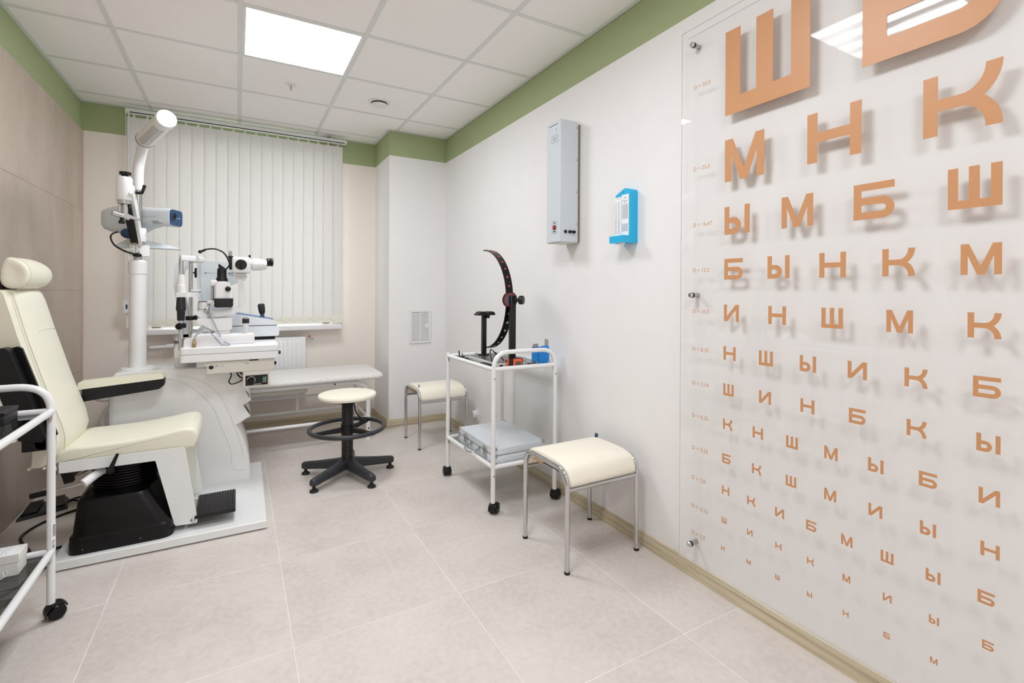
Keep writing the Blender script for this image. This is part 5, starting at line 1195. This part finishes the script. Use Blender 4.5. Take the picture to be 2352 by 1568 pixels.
part(sl, 'slide_wedge', G().prism([(-0.170, 0.966), (-0.160, 0.990), (-0.110, 0.972), (-0.110, 0.962)], 'xz', 3.29, 3.40), bluegrey)
o = part(sl, 'joystick', G().lathe((0.044, 3.280, 0.944), (0, 0, 1), [(0.008, 0), (0.008, 0.012), (0.011, 0.016), (0.017, 0.055), (0.017, 0.060)], 20), whitep)
part(o, 'joystick_grip', G().lathe((0.044, 3.280, 1.004), (0, 0, 1), [(0.018, 0), (0.0185, 0.012), (0.018, 0.026)], 20), rubber)
part(o, 'joystick_button', G().lathe((0.044, 3.280, 1.030), (0, 0, 1), [(0.018, 0), (0.016, 0.007), (0.008, 0.010), (0.0, 0.010)], 20), chrome)
o = part(sl, 'pivot_hub', G().lathe((-0.166, 3.335, 1.036), (0, 0, 1), [(0.031, 0), (0.031, 0.048), (0.029, 0.050), (0.033, 0.051), (0.033, 0.060), (0.031, 0.061), (0.031, 0.092), (0.0, 0.093)], 28), whitep)
part(o, 'degree_scale', G().lathe((-0.166, 3.335, 1.088), (0, 0, 1), [(0.0334, 0), (0.0334, 0.006)], 28), mat('scale_grey', (205, 205, 205), 0.4, var=0.3, scale=400))
part(o, 'hub_cap', G().box(-0.192, -0.150, 3.31, 3.36, 1.128, 1.133), sheet)
for x, z in ((-0.151, 1.085), (-0.135, 1.061)):
    part(sl, 'clamp_knob', G().lathe((x, 3.300, z), (0, -1, 0), [(0.012, 0), (0.0125, 0.010), (0.009, 0.013), (0.0, 0.013)], 18), steel)
J = [(-0.196, 1.044), (-0.110, 1.040), (-0.020, 1.055), (0.020, 1.075), (0.040, 1.098), (0.046, 1.135), (0.038, 1.20), (0.024, 1.272), (-0.004, 1.272), (0.010, 1.20), (0.022, 1.13), (0.020, 1.108), (0.000, 1.096), (-0.10, 1.082), (-0.196, 1.080)]
part(sl, 'microscope_arm', G().prism(rpoly(J, 0.012, 3), 'xz', 3.305, 3.365), whitep)
o = part(sl, 'microscope_body', G().box(-0.027, 0.069, 3.270, 3.395, 1.298, 1.392, b=0.012, seg=3).box(-0.008, 0.045, 3.29, 3.38, 1.270, 1.300, b=0.004), whitep)
part(o, 'magnification_dial', G().lathe((0.019, 3.270, 1.347), (0, -1, 0), [(0.030, 0), (0.030, 0.006), (0.027, 0.009), (0.0, 0.009)], 32).box(0.0145, 0.0235, 3.252, 3.264, 1.323, 1.371, b=0.003), black)
part(o, 'lower_clamp', G().box(-0.010, 0.047, 3.276, 3.384, 1.279, 1.287), steel)
part(o, 'top_screw', G().cyl((0.064, 3.33, 1.392), (0.064, 3.33, 1.408), 0.006, n=12), black)
for y in (3.300, 3.362):
    q = part(sl, 'eyepiece_tube', G().lathe((0.069, y, 1.352), (1, 0, 0.0), [(0.026, 0), (0.026, 0.006), (0.036, 0.010), (0.036, 0.030), (0.033, 0.055), (0.026, 0.085), (0.0, 0.086)], 28), whitep)
    part(q, 'eyepiece', G().lathe((0.154, y, 1.368), (1, 0, 0), [(0.022, 0), (0.023, 0.004), (0.023, 0.020), (0.0215, 0.022), (0.0235, 0.024), (0.0235, 0.034), (0.016, 0.036), (0.012, 0.033), (0.0, 0.033)], 26), blackg)
o = part(sl, 'illumination_tower', G().loft([[(u, v, z) for u, v in rpoly(rect(x0, x1, 3.275, 3.355), 0.012, 4)] for x0, x1, z in ((-0.112, -0.022, 1.148), (-0.111, -0.026, 1.190), (-0.110, -0.036, 1.232), (-0.108, -0.038, 1.243))]), whitep)
part(o, 'black_lamp_housing', G().loft([[(u, v, z) for u, v in rpoly(rect(x0, x1, 3.268, 3.360), 0.014, 4)] for x0, x1, z in ((-0.108, -0.030, 1.098), (-0.114, -0.021, 1.104), (-0.114, -0.020, 1.150))]), blackm)
part(o, 'slit_head', G().lathe((-0.078, 3.315, 1.252), (0, 0, 1), [(0.031, -0.009), (0.031, 0.006), (0.024, 0.022), (0.0235, 0.070), (0.0, 0.071)], 28).prism([(-0.094, 1.318), (-0.060, 1.318), (-0.064, 1.328), (-0.092, 1.350), (-0.096, 1.346)], 'xz', 3.303, 3.327), black)
part(o, 'slit_ring', G().cyl((-0.078, 3.315, 1.240), (-0.078, 3.315, 1.248), 0.032, n=28), whitep)
part(o, 'slit_knob', G().lathe((-0.046, 3.275, 1.205), (0, -1, 0), [(0.013, 0), (0.0145, 0.004), (0.0145, 0.014), (0.010, 0.017), (0.0, 0.017)], 12), black)
part(o, 'rod', G().cyl((-0.124, 3.32, 1.13), (-0.124, 3.32, 1.225), 0.0075, n=14), steel)
part(o, 'rod_bracket', G().box(-0.135, -0.095, 3.295, 3.345, 1.222, 1.256, b=0.004).box(-0.150, -0.100, 3.30, 3.36, 1.118, 1.138, b=0.004), whitep)
part(sl, 'tilt_rod', G().cyl((-0.032, 3.31, 1.100), (-0.020, 3.31, 1.072), 0.004, n=10).cyl((-0.042, 3.31, 1.100), (-0.032, 3.31, 1.072), 0.003, n=10), chrome)
part(sl, 'test_bar_bracket', G().box(-0.042, -0.027, 3.300, 3.345, 1.318, 1.392, b=0.003).box(-0.047, -0.022, 3.296, 3.349, 1.386, 1.398, b=0.002), black)
part(sl, 'test_bar_pin', G().cyl((-0.040, 3.315, 1.396), (-0.040, 3.315, 1.427), 0.0040, n=10).cyl((-0.031, 3.330, 1.396), (-0.031, 3.330, 1.427), 0.0040, n=10), steel)
part(sl, 'background_lamp', G().tube(smooth([(-0.180, 3.30, 1.416), (-0.155, 3.30, 1.430), (-0.110, 3.30, 1.434), (-0.070, 3.30, 1.415), (-0.046, 3.305, 1.375), (-0.040, 3.31, 1.345), (-0.055, 3.31, 1.322), (-0.060, 3.312, 1.312)]), 0.0042, 10).ball((-0.184, 3.30, 1.415), 0.010).cyl((-0.180, 3.30, 1.417), (-0.158, 3.30, 1.428), 0.0065, n=12), black)
# chin rest frame
A_ = Vector((-0.270, 3.262, 0)); B_ = Vector((-0.238, 3.452, 0))
for P_ in (A_, B_):
    part(sl, 'chin_rest_post', G().cyl(P_ + Vector((0, 0, 0.862 if P_ is A_ else 0.880)), P_ + Vector((0, 0, 1.37)), 0.0110, n=18), chrome)
bandp = smooth([tuple(A_ + Vector((-0.004, -0.006, 0))), tuple(A_ + Vector((0.045, 0.030, 0))), (-0.190, 3.345, 0), (-0.180, 3.42, 0), tuple(B_ + Vector((0.030, 0.0, 0))), tuple(B_ + Vector((-0.004, 0.012, 0)))], 6)
rings = []
for k, q in enumerate(bandp):
    tn = (bandp[min(k + 1, len(bandp) - 1)] - bandp[max(k - 1, 0)]).normalized(); nn = Vector((tn.y, -tn.x, 0))
    rings.append([tuple(q + nn * u + Vector((0, 0, v))) for u, v in rpoly([(-0.012, 1.358), (0.012, 1.358), (0.012, 1.390), (-0.012, 1.390)], 0.006, 3)])
part(sl, 'forehead_band', G().loft(rings), whitep, angle=50)
part(sl, 'post_sleeve', G().lathe(A_ + Vector((0, 0, 1.165)), (0, 0, 1), [(0.021, 0), (0.021, 0.058), (0.019, 0.060), (0.0165, 0.118), (0.0, 0.119)], 22), whitep)
part(sl, 'chin_bar', G().loft([[tuple(A_ + Vector((-0.020 + 0.105 * u, -0.020 + 0.215 * v, z))) for u, v in ((0, 0), (0.45, -0.02), (1, 0.45), (1, 0.62), (0.5, 1), (0.2, 1), (0.45, 0.5), (0, 0.22))] for z in (1.158, 1.184)]), whitep)
part(sl, 'chin_cup', G().loft([[(-0.205 + 0.028 * cos(2 * pi * k / 18) * q, 3.355 + 0.040 * sin(2 * pi * k / 18) * q, z) for k in range(18)] for q, z in ((0.7, 1.184), (1.0, 1.192), (1.02, 1.202), (0.9, 1.202), (0.6, 1.192))]), whitep)
part(sl, 'grip_handle', G().lathe(A_ + Vector((0, 0, 1.028)), (0, 0, 1), [(0.016, 0), (0.018, 0.004), (0.0195, 0.056), (0.024, 0.058), (0.0235, 0.070), (0.020, 0.124), (0.018, 0.130), (0.0, 0.130)], 18), blackm)
part(sl, 'post_clamp', G().box(A_.x - 0.012, A_.x + 0.024, A_.y - 0.016, A_.y + 0.016, 0.988, 1.014, b=0.003).lathe(A_ + Vector((-0.002, -0.014, 0.998)), (-0.25, -1, 0), [(0.010, 0), (0.018, 0.008), (0.019, 0.018), (0.014, 0.028), (0.0, 0.031)], 20), blackg)
part(sl, 'post_clamp', G().box(-0.262, -0.222, 3.425, 3.470, 1.020, 1.044, b=0.003).lathe((-0.222, 3.435, 1.034), (1, -0.3, 0.1), [(0.010, 0), (0.015, 0.006), (0.014, 0.016), (0.0, 0.020)], 18), blackg)
part(sl, 'lamp_cable', G().tube(smooth([(-0.114, 3.262, 1.122), (-0.128, 3.255, 1.105), (-0.128, 3.25, 1.06), (-0.108, 3.245, 1.00), (-0.088, 3.240, 0.950), (-0.074, 3.235, 0.915), (-0.050, 3.225, 0.897), (-0.035, 3.222, 0.890), (-0.045, 3.222, 0.884), (-0.075, 3.222, 0.892), (-0.100, 3.220, 0.925), (-0.135, 3.218, 0.962), (-0.165, 3.218, 0.966), (-0.195, 3.216, 0.950), (-0.205, 3.215, 0.925)], 8), 0.0042, 8), mat('grey_cable', (170, 172, 184), 0.5, var=0))
part(sl, 'cable_plug', G().lathe((-0.206, 3.215, TZ), (0, 0, 1), [(0.009, 0), (0.009, 0.012), (0.007, 0.014), (0.010, 0.016), (0.010, 0.030), (0.006, 0.036), (0.006, 0.044), (0.0, 0.046)], 14), brass)

# ================================================================== AUTOREFRACTOR
ar = thing('autorefractor', 'pale blue autorefractor on the rear of the swing table behind the slit lamp', 'autorefractor', (0.0, 3.64, TZ))
AY0, AY1 = 3.52, 3.76
bq = [(-0.205, 0.902), (0.232, 0.902), (0.238, 0.910), (0.238, 0.952), (0.228, 0.968), (-0.205, 0.968)]
ice = mat('ice_white_plastic', (224, 229, 233), 0.4, var=0)
part(ar, 'base', G().prism(rpoly(bq, 0.010, 3), 'xz', AY0, AY1), ice, angle=50)
uq = [(-0.150, 0.972), (0.224, 0.972), (0.226, 0.985), (0.212, 1.004), (-0.020, 1.050), (-0.150, 1.060)]
up_ = part(ar, 'stage', G().prism(rpoly(uq, 0.012, 3), 'xz', AY0 + 0.012, AY1 - 0.012), ice, angle=50)
g = G()
d0 = Vector((-0.018, 0, 1.052)); d1 = Vector((0.208, 0, 1.006)); dn = Vector((0.199, 0, 0.98)).normalized()
g.add([tuple(q + Vector((0, y, 0)) + dn * e) for e in (-0.002, 0.003) for q, y in ((d0, AY0 + 0.03), (d1, AY0 + 0.03), (d1, AY1 - 0.03), (d0, AY1 - 0.03))], [(3, 2, 1, 0), (4, 5, 6, 7), (0, 1, 5, 4), (1, 2, 6, 5), (2, 3, 7, 6), (3, 0, 4, 7)])
part(up_, 'key_panel', g, mat('slate_blue_panel', (96, 126, 160), 0.4, var=0.05))
part(ar, 'base_seam', G().box(-0.15, 0.225, AY0 + 0.008, AY1 - 0.008, 0.9675, 0.9725), sheet)
part(ar, 'foot_plate', G().box(-0.15, 0.215, AY0 + 0.02, AY1 - 0.02, 0.880, 0.904, b=0.003), black)
o = part(ar, 'joystick', G().lathe((0.143, 3.60, 1.020), (0, 0, 1), [(0.016, 0), (0.013, 0.006), (0.012, 0.022)], 18), navy)
part(o, 'joystick_grip', G().lathe((0.143, 3.60, 1.042), (-0.12, 0, 1), [(0.013, 0), (0.018, 0.010), (0.0205, 0.035), (0.0205, 0.060), (0.016, 0.066), (0.0, 0.067)], 20), rubber)
part(o, 'joystick_top', G().lathe((0.1355, 3.60, 1.107), (-0.12, 0, 1), [(0.0165, 0), (0.012, 0.004), (0.0, 0.005)], 18), chrome)
hq = [(-0.190, 1.060), (-0.205, 1.132), (-0.213, 1.250), (-0.213, 1.368), (-0.200, 1.372), (-0.120, 1.373), (-0.050, 1.368), (0.052, 1.328), (0.056, 1.318), (0.056, 1.275), (0.046, 1.262), (-0.035, 1.228), (-0.050, 1.20), (-0.050, 1.055)]
hdp = part(ar, 'head', G().prism(hq, 'xz', AY0 + 0.005, AY1 - 0.03), bluegrey, angle=30)
text(hdp, 'model_number', '4000', 0.016, (-0.052, AY0 + 0.0045, 1.297), (1, 0, 0), (0, 0, 1), inkd)
part(hdp, 'print_line', G().box(-0.046, -0.008, AY0 + 0.0040, AY0 + 0.0052, 1.290, 1.2925), ink)
part(hdp, 'panel_line', G().box(-0.168, -0.06, AY0 + 0.0042, AY0 + 0.0052, 1.3015, 1.3025).tube([(-0.196, AY0 + 0.004, 1.366), (-0.196, AY0 + 0.004, 1.250), (-0.186, AY0 + 0.004, 1.150), (-0.170, AY0 + 0.004, 1.065)], 0.0006, 4), ink)
part(hdp, 'panel_screw', G().cyl((-0.168, AY0 + 0.006, 1.302), (-0.168, AY0 + 0.003, 1.302), 0.004, n=10), sheet)
part(ar, 'height_knob', G().cyl((-0.213, 3.56, 1.302), (-0.226, 3.56, 1.302), 0.030, n=22).cyl((-0.226, 3.56, 1.302), (-0.252, 3.56, 1.302), 0.005, n=10), black)
face = [(-0.300, 0.935), (-0.302, 1.06), (-0.322, 1.150), (-0.332, 1.240), (-0.328, 1.330), (-0.306, 1.372), (-0.262, 1.375), (-0.262, 1.340), (-0.286, 1.322), (-0.292, 1.24), (-0.282, 1.16), (-0.262, 1.06), (-0.256, 0.960), (-0.236, 0.940), (-0.150, 0.935), (-0.150, 0.905), (-0.285, 0.905)]
part(ar, 'face_rest', G().prism(rpoly(face, 0.010, 3), 'xz', AY0 + 0.03, AY0 + 0.06).prism(rpoly(face, 0.010, 3), 'xz', AY1 - 0.06, AY1 - 0.03).box(-0.322, -0.285, AY0 + 0.05, AY1 - 0.05, 1.28, 1.34, b=0.010).box(-0.300, -0.15, AY0 + 0.03, AY1 - 0.03, 0.905, 0.935, b=0.006), bluegrey, angle=50)
